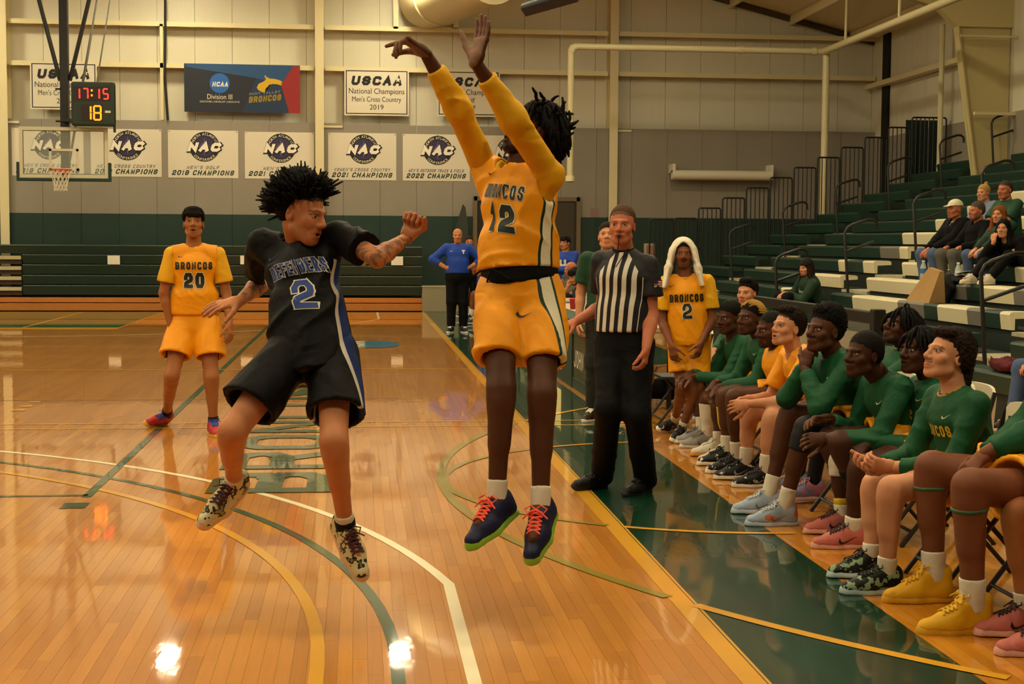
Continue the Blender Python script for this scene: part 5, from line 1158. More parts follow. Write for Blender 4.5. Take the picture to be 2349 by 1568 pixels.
# ================================================================== THE REST OF THE PEOPLE
# --- substitute with a white towel over his head
aR, tR = foot_on(1540, 992, -40); aL, tL = foot_on(1560, 1012, -25)
YT = 11.35; pel = aty(1580, 772, YT)
p = make_pose(1.74, pel, -14, (1572, 632, -1), (1567, 583, -1), ((1524, 650, -1), (1624, 646, 1)), ((1518, 735, -1), (1634, 732, 1)), ((1540, 792, -1), (1608, 786, -1)), (aty(1566, 885, YT-.05), aty(1598, 892, YT-.08)), (aR, aL), (tR, tL), cyaw=-10)
person('gold number 2 player with a white towel draped over his head', p, '#7a4a2e', dict(yaw=-10, pitch=2, hair='short', ht=.01, stache=.7, beard=.35, mouth=.004, nose=1.1), [shirt(C_yell, off=.010, sleeve=.72, hem=.1, name='undershirt', sl_off=.02, neck=.07), shirt(C_gold, off=.024, sleeve=0, hem=-.07, name='jersey', armhole=.05, neck=.085, vee=.02, hemw=.008, seed=41, prints=[txt('BRONCOS', .19, .27, .062, .012, I_green, gap=.34), txt('2', .30, .075, .12, .024, I_green, (.01, I_white)), sw(.08, -.11, .05, I_blk)]), shorts(C_goldp, hem=.7, r0=.1, r1=.108, waist=.1), socks(C_sock, .8), shoes(S_bw)],
       hands=[dict(dir=(.2, -.2, -1), palm=(.5, .6, 0), curl=(25, 30, 20)), dict(dir=(-.3, -.2, -1), palm=(-.5, .6, 0), curl=(25, 30, 20))], h=.013, hh=.005, g=.95)
W_ = lambda x, y, z: p.head+(A_(x, y, z)*p.hsz)@p.Fm
tow = [G([ell(W_(0, -.02, .04), p.Fm, A_(.105, .125, .112)*p.hsz)], .03, subs=[ell(W_(0, .1, -.06), p.Fm, A_(.07, .12, .165)*p.hsz), cap(W_(0, .2, .0), W_(0, .03, .0), .082*p.hsz)], kj=.02)]
for sd in (-1, 1):
    L_ = .31 if sd > 0 else .29
    tow.append(G([xcap(W_(sd*.088, -.01, .03), W_(sd*.125, .03, -.12), p.Fm[1], .085, .03, .08, .028), xcap(W_(sd*.125, .03, -.12), W_(sd*.165, .07, -L_), p.Fm[1], .085, .028, .08, .022)], .03, cuts=[(W_(sd*.165, .07, -L_+.02), nrm(-p.Fm[2]+.15*sd*p.Fm[0]))], noise=folds(.007, 60, 5+sd, (.3, 1, 0)), kj=.03, subs=[cap(W_(0, .22, -.02), W_(0, .02, -.02), .078*p.hsz), cap(W_(0, .12, -.3), W_(0, .05, -.1), .06*p.hsz)]))
V, Q = solid(tow, .007); o = link('towel', to_mesh('towel', V, Q, cloth_mat('towel_white', '#d8d2bb', .9)), None); tag(o, 'white towel hanging over the head of the number 2 player', 'towel')
# --- coaches and staff
def standing(H, px, Y, yaw, headpx=None, cross=None, feet=None, spread=.11):
    x = float(aty(px, 700, Y)[0]); f = facing(yaw); lat = nrm(np.cross(A_(0, 0, 1), f)); s = H/1.85; pel = A_(x, Y, .98*s)
    an = [A_(x, Y, .09*s)+lat*sd*spread for sd in (-1, 1)]; kn = [A_(x, Y, .52*s)+lat*sd*(spread*.95)+f*.03 for sd in (-1, 1)]
    neck = pel+A_(0, 0, .50*s)-f*.01; head = neck+A_(0, 0, .155*s)+f*.03
    return pel, an, kn, neck, head, f, lat, s
def stand(label, H, px, Y, yaw, skin, face, wear, arms, h=.02, hh=.008, g=1.0, belly=1.0, hands=None, group=None):
    pel, an, kn, neck, head, f, lat, s = standing(H, px, Y, yaw); sh = [neck+lat*sd*.185*s-A_(0, 0, .05*s) for sd in (-1, 1)]; wr = []; hint = []
    for i, sd in enumerate((-1, 1)):
        if arms == 'hips': wr.append(pel+lat*sd*.2*s+A_(0, 0, .12*s)+f*.06*s); hint.append(('ik', lat*sd-f*.3))
        elif arms == 'cross': wr.append(neck-A_(0, 0, .3*s)+f*.2*s-lat*sd*.1*s); hint.append(('ik', lat*sd*.6-A_(0, 0, 1)))
        else: wr.append(sh[i]-A_(0, 0, .55*s)+lat*sd*.06*s+f*.05); hint.append(('ik', lat*sd*.4-f))
    p = make_pose(H, pel, yaw, neck, head, sh, hint, wr, kn, an, [a+facing(yaw+(-14, 14)[i])*.2 for i, a in enumerate(an)], cyaw=yaw)
    if hands is None: hands = [dict(dir=(-lat*sd+f*.6-A_(0, 0, .5)) if arms == 'hips' else (None if False else p.wr[i]-p.el[i]), palm=-lat*sd-f*.2, curl=(30, 35, 25)) for i, sd in enumerate((-1, 1))]
    person(label, p, skin, face, wear, hands=hands, h=h, hh=hh, g=g, belly=belly, group=group); return p
C_royal = cloth_mat('polo_royal', '#1a3f9e', .65); C_polo = cloth_mat('polo_green', '#16402a', .65); C_char = cloth_mat('hoodie_charcoal', '#24282a', .8); C_jean = cloth_mat('denim', '#45597a', .8); C_jack = cloth_mat('jacket_black', '#08080a', .75, spec=.12); C_hood = cloth_mat('hoodie_green', '#1c3424', .8); C_greyp = cloth_mat('trousers_grey', '#55524a', .8); C_greyh = cloth_mat('hoodie_grey', '#5d6168', .85); C_bluef = cloth_mat('fleece_blue', '#6d7c94', .85)
S_dark = sh_style('dark_trainer', '#1b2030', '#c9c6bd', '#c9c6bd')
p = stand('bald coach in royal blue top standing with hands on hips', 1.93, 1049, 25.4, -2, 'light', dict(yaw=-4, hair='none', pitch=-2, beard=.0), [shirt(C_royal, off=.02, sleeve=1.55, hem=.02, name='polo_top', res=.02, hemw=.015, neck=.066, sl_off=.02, collar=(C_royal, 'polo'), prints=[sw(.1, -.1, .06, I_white), txt('T', .12, .06, .07, .02, I_white, x=.1)]), pants(C_black, res=.02), shoes(S_dark)], 'hips', g=1.14, belly=1.2)
stand('staff member in dark shirt half hidden behind the blue-topped coach', 1.8, 1076, 29.0, 0, 'red', dict(yaw=0, hair='short', hairc='#2b1d12', ht=.01), [shirt(C_jack, sleeve=.6, hem=-.02, res=.025), pants(C_black, res=.025), shoes(S_dark)], 'down', h=.025, hh=.011)
stand('young man in royal blue long sleeves standing with crossed arms', 1.8, 1296, 24.4, -30, 'light', dict(yaw=-40, hair='fringe', hairc='#15100c', ht=.012), [shirt(C_royal, sleeve=1.9, hem=-.04, res=.02, name='long_sleeve_top', prints=[txt('U', .2, .12, .12, .04, I_white)]), pants(C_black, res=.02), shoes(S_dark)], 'cross')
pc = stand('coach in dark green polo standing behind the referee', 1.87, 1392, 12.75, -18, 'fair', dict(yaw=-12, pitch=12, hair='short', hairc='#1c140d', ht=.012, gaze=(0, .4)), [shirt(C_polo, off=.016, sleeve=.7, hem=-.02, res=.015, name='polo_shirt', sl_off=.018, collar=(C_polo, 'polo')), pants(cloth_mat('slacks', '#20221f', .7), res=.016), shoes(S_brown)], 'down', h=.016, hh=.0055, g=1.05)
# --- people sitting
def sit(label, H, pel, yaw, lean, skin, face, wear, foot_z, h=.02, hh=.008, knee_out=.1, hands='lap', g=1.0, belly=1.0, group=None, reach=.36, head_f=.05, side=0.0, shankf=.06, head_at=None):
    s = H/1.85; f = facing(yaw); lat = nrm(np.cross(A_(0, 0, 1), f)); up = A_(0, 0, 1); pel = np.asarray(pel, float); a = math.radians(lean)
    neck = pel+(up*math.cos(a)+f*math.sin(a))*.5*s+lat*side; head = neck+up*.145*s+f*head_f
    if head_at is not None: head = np.asarray(head_at, float); neck = head-up*.145*s-f*head_f
    hip = [pel+lat*sd*.092*s for sd in (-1, 1)]; kn = [hip[i]+f*.43*s+lat*sd*knee_out*.5+up*.02 for i, sd in enumerate((-1, 1))]
    an = []
    for k in kn:
        dz = min(k[2]-(foot_z+.09), .425*s); x = math.sqrt(max((.43*s)**2-dz*dz, 0)); an.append(A_(k[0]+f[0]*(x if shankf > 0 else -x), k[1]+f[1]*(x if shankf > 0 else -x), k[2]-dz))
    wr = []; hint = []
    for i, sd in enumerate((-1, 1)):
        if hands == 'lap': wr.append((kn[0]+kn[1])/2-f*.04+up*.06+lat*sd*.05)
        elif hands == 'knees': wr.append(kn[i]-f*.08+up*.09)
        elif hands == 'chin': wr.append(head-up*.16+f*.1+lat*sd*.05 if i == 0 else kn[1]-f*.12+up*.08)
        hint.append(('ik', lat*sd*.7-up))
    p = make_pose(H, pel, yaw, neck, head, None, hint, wr, kn, an, [q+f*.2 for q in an], cyaw=yaw)
    hd = [dict(dir=(f-up*.5) if hands != 'chin' or i else (up-f*.1), palm=-up-f*.2 if hands != 'chin' or i else -f, curl=(30, 35, 25)) for i in (0, 1)]
    person(label, p, skin, face, wear, hands=hd, h=h, hh=hh, g=g, belly=belly, group=group); return p
VB = 'visiting bench'
for i, (Y, X, hx, lab, sk) in enumerate(((27.3, 2.72, 1112, 'visiting bench player nearest the blue-topped coach, leaning forward with clasped hands', 'tan'), (28.5, 2.72, 1102, 'second visiting bench player leaning forward behind clasped hands', 'brown'), (29.7, 2.72, 1094, 'farthest visiting bench player, bending low beside the doorway', 'dark'))):
    sit(lab, 1.85, (X, Y, .55), -90, 42, sk, dict(yaw=-75, hair='short', ht=.012), [shirt(C_royal, sleeve=.6, hem=-.02, res=.025, name='jersey'), shorts(C_royal, hem=.75, res=.025), socks(C_sock, .7), shoes(S_dark)], 0.0, h=.025, hh=.011, group=VB)
sit('dark-haired man in charcoal hoodie bent over the scorers table', 1.8, (3.3, 20.5, .55), -75, 24, 'light', dict(yaw=-60, pitch=-18, hair='fringe', hairc='#14100c', beard=.8, ht=.014), [shirt(C_char, sleeve=1.7, hem=-.03, res=.02, name='hoodie'), pants(C_black, res=.025), shoes(S_dark)], 0.0, h=.02, hh=.008, hands='chin', head_at=aty(1320, 634, 20.6))
sit('balding man behind the scorers table, only his bare head showing', 1.8, (3.35, 23.2, .55), -80, 14, 'red', dict(yaw=-70, pitch=-8, hair='none'), [shirt(C_greyp, sleeve=.6, hem=-.03, res=.025), pants(C_black, res=.03), shoes(S_dark)], 0.0, h=.025, hh=.01, head_at=aty(1309, 618, 22.6))
sit('player with bushy dark hair peering from behind the bench', 1.88, (3.62, 13.0, .52), -70, 6, 'fair', dict(yaw=-40, pitch=0, hair='curly', hairc='#120d0a', ht=.02), [shirt(C_green, sleeve=1.8, hem=-.03, res=.02), pants(C_black, res=.025), shoes(S_dark)], 0.0, h=.018, hh=.006, head_at=aty(1713, 672, 13.0))
sit('player with long dark locks sitting in the second row', 1.9, (3.3, 8.75, .53), -88, -4, 'dark', dict(yaw=-72, pitch=20, hair='dreads', hairc='#0c0a09', n=150, len=.17, ht=.014, beard=.7, nose=1.2, gaze=(0, .4), bang=1), [shirt(C_green, sleeve=1.85, hem=-.03, res=.014, name='long_sleeve_top', collar=(C_goldp, 'rib')), shorts(C_goldp, res=.02), socks(C_sockb, .3), shoes(S_pas)], 0.0, h=.014, hh=.0048, head_at=aty(2066, 752, 8.75))
SG = 'spectators on the bleachers'
def on_row(k, px, dz=.1): X = Xk(k)+.2; return A_(X, float(atx(px, 548, X)[1]), Zk(k)+dz)
fz = lambda k: Zk(k)-.41
q = on_row(2, 2192); pcap = sit('elderly spectator in white cap and open black jacket', 1.8, q, -80, 14, 'red', dict(yaw=-72, pitch=0, hair='none', size=1.05), [shirt(cloth_mat('shirt_grey', '#8d8b7c', .8), off=.012, sleeve=.5, hem=-.02, res=.02, name='grey_shirt'), shirt(C_jack, off=.034, sleeve=1.9, hem=-.06, res=.018, name='jacket', vee=.32, neck=.075, sl_off=.02, hemw=.02), pants(C_jean, res=.02), shoes(S_brown)], Zk(1)-.2, h=.02, hh=.007, hands='lap', head_at=aty(2190, 480, q[1]), shankf=-1, group=SG, belly=1.15)
W_ = lambda x, y, z: pcap.head+(A_(x, y, z)*pcap.hsz)@pcap.Fm
V, Q = solid([G([ell(W_(0, -.012, .045), pcap.Fm, A_(.087, .108, .09)*pcap.hsz)], .02, cuts=[(W_(0, 0, .045), -pcap.Fm[2])]), G([xcap(W_(0, .08, .05), W_(0, .15, .036), pcap.Fm[0], .062, .008, .05, .007)], .01, kj=.008)], .006)
hat = link('cap', to_mesh('cap', V, Q, cloth_mat('cap_white', '#cfc7a8', .8)), None); tag(hat, 'white baseball cap on the elderly spectator in the black jacket', 'cap')
q = on_row(2, 2240); sit('grey-bearded spectator in glasses and black jacket', 1.8, q, -80, 12, 'red', dict(yaw=-76, pitch=0, hair='short', hairc='#4a4036', ht=.01, beard=.6), [shirt(C_jack, off=.03, sleeve=1.9, hem=-.05, res=.018, name='jacket', vee=.05, sl_off=.02, hemw=.02), pants(C_greyp, res=.02), shoes(S_brown)], Zk(1)-.2, h=.02, hh=.007, hands='knees', head_at=aty(2240, 484, q[1]), shankf=-1, group=SG)
q = on_row(2, 2295); sit('red-haired spectator in glasses behind the dark-haired girl', 1.68, q, -72, 10, 'fair', dict(yaw=-50, pitch=0, hair='long', hairc='#7a4518'), [shirt(C_hood, off=.024, sleeve=1.9, hem=-.05, res=.02, name='green_jacket'), pants(C_jean, res=.02), shoes(S_brown)], Zk(1)-.2, h=.02, hh=.007, hands='lap', head_at=aty(2292, 492, q[1]+.1), shankf=-1, group=SG)
q = on_row(2, 2346); sit('dark-haired girl in black jacket holding a hand to her chin', 1.66, q, -66, 34, 'fair', dict(yaw=-42, pitch=0, hair='long', hairc='#0d0b0c'), [shirt(C_jack, off=.034, sleeve=1.9, hem=-.05, res=.018, name='hooded_jacket', sl_off=.024), pants(C_black, res=.02), shoes(sh_style('white_trainer', '#cfc6b0', '#cdbf9a', '#d6d0bf'))], Zk(1)+.0, h=.02, hh=.0065, hands='chin', head_at=aty(2302, 524, q[1]-.15), group=SG)
q = on_row(3, 2262); sit('blond spectator in glasses sitting one row up', 1.7, q, -78, 6, 'fair', dict(yaw=-60, hair='bun', hairc='#a8834a'), [shirt(C_bluef, off=.026, sleeve=1.9, hem=-.05, res=.02, name='fleece'), pants(C_jean, res=.025), shoes(S_brown)], Zk(2)-.2, h=.022, hh=.008, head_at=aty(2256, 442, q[1]), shankf=-1, group=SG)
q = on_row(3, 2312); sit('red-faced man in dark green polo on the row above', 1.85, q, -78, 8, 'red', dict(yaw=-60, hair='short', hairc='#3a3029', ht=.005, mouth=.004), [shirt(C_polo, off=.02, sleeve=.7, hem=-.04, res=.018, name='polo_shirt', collar=(C_polo, 'polo'), sl_off=.02), pants(C_greyp, res=.025), shoes(S_brown)], Zk(2)-.2, h=.02, hh=.0075, head_at=aty(2305, 436, q[1]), shankf=-1, group=SG, g=1.1, belly=1.2)
ph = sit('long-haired fan in green hoodie and beanie sitting alone on the aisle steps', 1.8, (6.42, 20.0, .82), -84, 36, 'fair', dict(yaw=-62, pitch=-4, hair='long', hairc='#2a1a12', beard=.5, size=1.0), [shirt(C_hood, off=.03, sleeve=1.9, hem=-.06, res=.018, name='hoodie', sl_off=.02, hemw=.015, prints=[txt('AVS', .2, .16, .08, .02, I_white)]), pants(C_black, res=.02), shoes(S_dark)], .3, h=.02, hh=.007, hands='lap', head_at=aty(1849, 614, 19.9), group=SG)
W_ = lambda x, y, z: ph.head+(A_(x, y, z)*ph.hsz)@ph.Fm
V, Q = solid([G([ell(W_(0, -.012, .05), ph.Fm, A_(.096, .114, .1)*ph.hsz)], .02, cuts=[(W_(0, 0, .04), -ph.Fm[2])])], .007); hat = link('beanie', to_mesh('beanie', V, Q, cloth_mat('beanie_black', '#14160f', .85))); tag(hat, 'black knitted beanie on the fan in the green hoodie', 'beanie')
q = A_(Xk(-2)+.2, 11.0, Zk(-2)+.1); sit('spectator in grey hoodie cut off by the frame edge near the maroon cloth', 1.8, q, -84, 20, 'fair', dict(yaw=-70, hair='short', hairc='#3a2a1a'), [shirt(C_greyh, off=.03, sleeve=1.85, hem=-.05, res=.018, name='hoodie', sl_off=.02), pants(C_jean, res=.02), shoes(S_brown)], 0.0, h=.02, hh=.01, group=SG)
# ================================================================== THINGS
EX, EZ = A_(1, 0, 0), A_(0, 0, 1)
# ---- far basket
YBB = YH+.38
e = empty('basketball_hoop'); tag(e, 'glass backboard with orange rim, net and black ceiling mast', 'basketball hoop')
bx0, bx1, bz0, bz1 = XC-.914, XC+.914, 2.895, 3.965; fw = .075
M_frame = mat('board_frame', '#c9c2a4', .4); M_glass = mat('board_glass', '#cfd8c8', .05, alpha=.16, spec=.5); M_pad = mat('board_pad', '#123026', .6); M_rim = mat('rim_orange', '#c1401c', .4); M_net = mat('net_white', '#d9d2bd', .8)
gl = B('glass', M_glass, e, bx0+fw, bx1-fw, YBB+.005, YBB+.015, bz0+fw, bz1-fw)
for nm, a in (('frame', (bx0, bx1, YBB-.01, YBB+.03, bz1-fw, bz1)), ('frame', (bx0, bx1, YBB-.01, YBB+.03, bz0, bz0+fw)), ('frame', (bx0, bx0+fw, YBB-.01, YBB+.03, bz0+fw, bz1-fw)), ('frame', (bx1-fw, bx1, YBB-.01, YBB+.03, bz0+fw, bz1-fw))): B(nm, M_frame, e, *a)
m = MB(); t = .012; xi0, xi1, zi0, zi1 = bx0+fw, bx1-fw, bz0+fw, bz1-fw
for a in ((xi0, xi1, zi1-t, zi1), (xi0, xi1, zi0, zi0+t), (xi0, xi0+t, zi0, zi1), (xi1-t, xi1, zi0, zi1)): m.box(a[0], a[1], YBB-.004, YBB+.003, a[2], a[3])
m.build('glass_trim', mat('trim_dark', '#1a241d', .5), gl)
m = MB(); t = .05; sx0, sx1, sz0, sz1 = XC-.305, XC+.305, 3.05, 3.51
for a in ((sx0, sx1, sz1-t, sz1), (sx0, sx1, sz0, sz0+t), (sx0, sx0+t, sz0, sz1), (sx1-t, sx1, sz0, sz1)): m.box(a[0], a[1], YBB-.003, YBB+.004, a[2], a[3])
m.build('target_square', M_frame, gl)
B('edge_pad', M_pad, e, bx0-.06, bx1+.06, YBB-.04, YBB+.06, bz0-.07, bz0+.0, .015)
for a in (bx0-.06, bx1): B('edge_pad', M_pad, e, a, a+.06, YBB-.04, YBB+.06, bz0-.03, bz0+.33, .015)
rim = MB().tube([(XC+.2286*math.cos(a), YH+.2286*math.sin(a)*1.0, 3.05) for a in np.linspace(0, 2*PI, 28, endpoint=False)], .012, 8, closed=True).build('rim', M_rim, e, smooth=True)
B('bracket', M_rim, rim, XC-.08, XC+.08, YH+.22, YBB, 3.0, 3.04)
m = MB(); nn_ = 12
for k in range(nn_):
    for sg in (-1, 1):
        pts = [(XC+r_*math.cos(2*PI*(k+sg*q*.5)/nn_), YH+r_*math.sin(2*PI*(k+sg*q*.5)/nn_), z_) for q, (r_, z_) in enumerate(((.222, 3.04), (.2, 2.95), (.165, 2.86), (.14, 2.77), (.13, 2.68), (.135, 2.61)))]
        m.tube(pts, .006, 4)
nt_ = m.build('net', M_net, rim); nt_['kind'] = 'stuff'
xm = xat(149, 150, YBB+.35); zr_ = zroof(xm)
B('mast', M_black, e, xm-.085, xm+.085, YBB+.2, YBB+.37, 2.95, zr_-.05)
B('arm', M_black, e, xm-.05, xm+.05, YBB+.03, YBB+.22, 3.1, 3.2); B('arm', M_black, e, xm-.05, xm+.05, YBB+.03, YBB+.22, 3.7, 3.8)
q0, q1 = aty(138, 185, YBB+.3), aty(84, -20, YBB+.3); d = (q1-q0); MB().tube([q0, q0+d*1.2], .045, 8).build('brace', M_black, e)
q0, q1 = aty(160, 185, YBB+.3), aty(209, -20, YBB+.3); d = (q1-q0); MB().tube([q0, q0+d*1.2], .045, 8).build('brace', M_black, e)
M_chrome = mat('chrome', '#9a9a92', .25, metal=.9)
q0, q1 = aty(190, 190, YBB+.6), aty(224, -10, YBB+.6); MB().tube([q0+(q0-q1)*.9, q0, (q0*.45+q1*.55)], .028, 8).tube([(q0*.45+q1*.55), q1+(q1-q0)*.3], .02, 8).build('strut', M_chrome, e)
q0, q1 = aty(222, 190, YBB+.9), aty(246, 40, YBB+.9); MB().tube([q0+(q0-q1)*.3, q1+(q1-q0)*.6], .018, 6).build('strut', M_chrome, e)
for py, x0, x1 in ((204, 127, 141), (278, 128, 141)): q = aty(x0, py, YBB+.2); MB().tube([q, aty(x1, py, YBB+.2)], .02, 6).build('hook', M_black, e)
# ---- shot clock
Y = YBB-.35; q0, q1 = aty(163, 288, Y), aty(262, 188, Y); x0, x1, z0, z1 = q0[0], q1[0], q0[2], q1[2]; wd, ht = x1-x0, z1-z0
e = empty('shot_clock'); tag(e, 'dark green shot clock above the backboard showing 17:15 and 18', 'clock')
B('case', mat('clock_case', '#1c2c1c', .5), e, x0, x1, Y, Y+.2, z0, z1, .05); B('bracket', M_black, e, x1-.04, x1, Y+.05, Y+.15, z0-.12, z1-.05); B('bracket', M_black, e, xm, x0+.2, Y+.2, Y+.7, z0+.1, z0+.16)
M_lcdr = mat('led_window_red', '#1d0806', .4); M_red = mat('led_red', '#ff2018', .5, emit='#ff3020', es=5); M_amb = mat('led_amber', '#ff8a10', .5, emit='#ff6408', es=6)
B('display', M_lcdr, e, x0+.06*wd, x1-.09*wd, Y-.006, Y+.01, z1-.43*ht, z1-.11*ht); B('display', M_lcdr, e, x0+.23*wd, x1-.27*wd, Y-.006, Y+.01, z0+.1*ht, z0+.48*ht)
SEG = {'1': 'bc', '7': 'abc', '5': 'afgcd', '8': 'abcdefg'}
def seven(m, ch, ox, oz, w_, h_, t):
    S = {'a': ((0, 1), (1, 1)), 'b': ((1, 1), (1, .5)), 'c': ((1, .5), (1, 0)), 'd': ((0, 0), (1, 0)), 'e': ((0, 0), (0, .5)), 'f': ((0, .5), (0, 1)), 'g': ((0, .5), (1, .5))}
    for k in SEG[ch]:
        (a, b), (c, d) = S[k]; hz = b == d; xa, xb = ox+min(a, c)*w_, ox+max(a, c)*w_; za, zb = oz+min(b, d)*h_, oz+max(b, d)*h_
        m.box(xa+(t*.2 if hz else -t/2), xb+(-t*.2 if hz else t/2), Y-.012, Y-.007, za+(-t/2 if hz else t*.2), zb+(t/2 if hz else -t*.2))
for ch, ox in (('1', .10), ('7', .29), ('1', .55), ('5', .75)): m = MB(); seven(m, ch, x0+wd*ox, z1-.385*ht, wd*.105, ht*.225, .028); m.build('digit', M_red, e)
m = MB()
for dz in (.2, .31): m.box(x0+wd*.465, x0+wd*.505, Y-.012, Y-.007, z1-ht*dz-.02, z1-ht*dz+.02)
m.build('colon', M_amb, e)
for ch, ox in (('1', .30), ('8', .53)): m = MB(); seven(m, ch, x0+wd*ox, z0+.14*ht, wd*.155, ht*.31, .034); m.build('digit', M_amb, e)
B('maker_plate', I_white, e, x1-.22*wd, x1-.09*wd, Y-.006, Y, z0+.3*ht, z0+.35*ht)
# ---- banners
M_ban = mat('banner_cloth', '#d6cfbb', .7, bump=.25, bscale=3.5); M_ink = mat('banner_ink', '#15161c', .6); M_inkg = mat('banner_green', '#0f2f22', .6); M_purp = mat('emblem_purple', '#332a4e', .6); M_inkn = mat('banner_navy', '#262c4c', .6)
YBN = LINER+.023
def rectxz(px0, py0, px1, py1, Y): a, b = aty(px0, py1, Y), aty(px1, py0, Y); return a[0], b[0], a[2], b[2]
def txt_obj(name, m, par, items, Y):
    mb = MB()
    for k in items: put_text(mb, k[0], (k[1], Y, k[2]), EX, EZ, k[3], **k[4])
    return mb.build(name, m, par)
def disc(mb, cx_, cz, r, Y, n=40): mb.add([(cx_+r*math.cos(a), Y, cz+r*math.sin(a)) for a in np.linspace(0, 2*PI, n, endpoint=False)], [tuple(range(n))[::-1]]); return mb
def nac(px0, py0, px1, py1, sport, year, lab):
    x0, x1, z0, z1 = rectxz(px0, py0, px1, py1, YBN-.03); w_, h_ = x1-x0, z1-z0; Y = YBN-.03; cx_ = (x0+x1)/2+.02*w_; cz = z0+h_*.655
    e = empty('banner'); tag(e, lab, 'banner', 'white conference banners'); B('cloth', M_ban, e, x0, x1, Y, Y+.006, z0, z1)
    for gx in (x0+.03, cx_, x1-.03): MB().lathe([(.012, 0), (.012, .004)], (gx, Y-.004, z1-.03), 10, axis=1).build('grommet', M_chrome, e)
    em = disc(MB(), cx_, cz, h_*.315, Y-.002).build('emblem', M_ink, e)
    disc(MB(), cx_, cz, h_*.215, Y-.0035).build('emblem_centre', M_purp, em)
    mb = MB()
    for k in range(16):
        a = 2*PI*k/16; r_ = h_*(.2 if k % 4 == 0 else .12); d = A_(math.cos(a), 0, math.sin(a)); nn = A_(-math.sin(a), 0, math.cos(a))*.012; c = A_(cx_, Y-.005, cz); mb.add([c-nn, c+nn, c+d*r_], [(0, 1, 2)])
    mb.build('star', mat('emblem_star', '#8d86a8', .6), em)
    for word, a0, sgn in (('NORTH ATLANTIC', 1, 1), ('CONFERENCE', -1, -1)):
        n = len(word); mb = MB()
        for i, ch in enumerate(word):
            a = PI/2-(i-(n-1)/2)*.175 if sgn > 0 else -PI/2+(i-(n-1)/2)*.175
            vs, fs = font_mesh(ch, h_*.075, bold=.01) if ch != ' ' else ([], [])
            r_ = h_*(.24 if sgn > 0 else .295); up = A_(math.cos(a), 0, math.sin(a))*sgn; rt = A_(math.sin(a), 0, -math.cos(a))*sgn; c = A_(cx_+r_*math.cos(a), Y-.005, cz+r_*math.sin(a)); mb.add([c+rt*p_+up*q_ for p_, q_ in vs], fs)
        mb.build('ring_lettering', I_white, em)
    zb = cz-h_*.12
    def st(name, m, par, text, c, zb_, w2, h2, t, l, sh=.3, gap=.3): mb = MB(); flat_text(mb, text, (c-w2/2-sh*h2/2, Y-l, zb_), EX, EZ, w2, h2, t, gap=gap, shear=sh); return mb.build(name, m, par)
    zn = cz-h_*.1; nw, nh = w_*.46, h_*.19
    mb = MB(); q_ = strokes('NAC', nw, nh, .075, .2)
    for i_, s_ in enumerate(q_): mb.add([A_(cx_-nw/2-.3*nh/2+.012, Y-.006-.0003*(i_ % 4), zn-.012)+EX*(p_[0]+.3*p_[1])+EZ*p_[1] for p_ in grow(s_, .022)], [(0, 1, 2, 3)])
    mb.build('emblem_shadow', M_ink, em); st('emblem_lettering', mat('emblem_white', '#e8e2d0', .6), em, 'NAC', cx_, zn, nw, nh, .075, .0082, gap=.2)
    if sport: st('sport_lettering', M_inkn, e, sport, (x0+x1)/2, z0+h_*.185, w_*(.82 if len(sport) > 12 else .46), h_*.068, .011, .002, gap=.45)
    if year: st('year_lettering', M_inkg, e, year, (x0+x1)/2, z0+h_*.055, w_*.88, h_*.105, .026, .002, gap=.32)
nac(28, 295, 191, 402, "WOMEN'S CROSS COUNTRY", '2019 CHAMPIONS', "white conference banner seen through the glass backboard")
nac(209, 297, 370, 404, "MEN'S CROSS COUNTRY", '2019 CHAMPIONS', "white banner reading men's cross country 2019 champions")
nac(386, 300, 546, 407, "MEN'S GOLF", '2019 CHAMPIONS', "white banner reading men's golf 2019 champions")
nac(562, 304, 720, 409, "MEN'S GOLF", '2021 CHAMPIONS', "white 2021 banner half hidden by the spiky hair")
nac(753, 306, 909, 412, "WOMEN'S CROSS COUNTRY", '2021 CHAMPIONS', "white banner reading women's cross country 2021 champions")
nac(924, 309, 1078, 414, "MEN'S OUTDOOR TRACK & FIELD", '2022 CHAMPIONS', "white banner reading men's outdoor track and field 2022 champions")
nac(1093, 312, 1245, 417, '', '', 'white banner mostly hidden behind the raised gold sleeves')
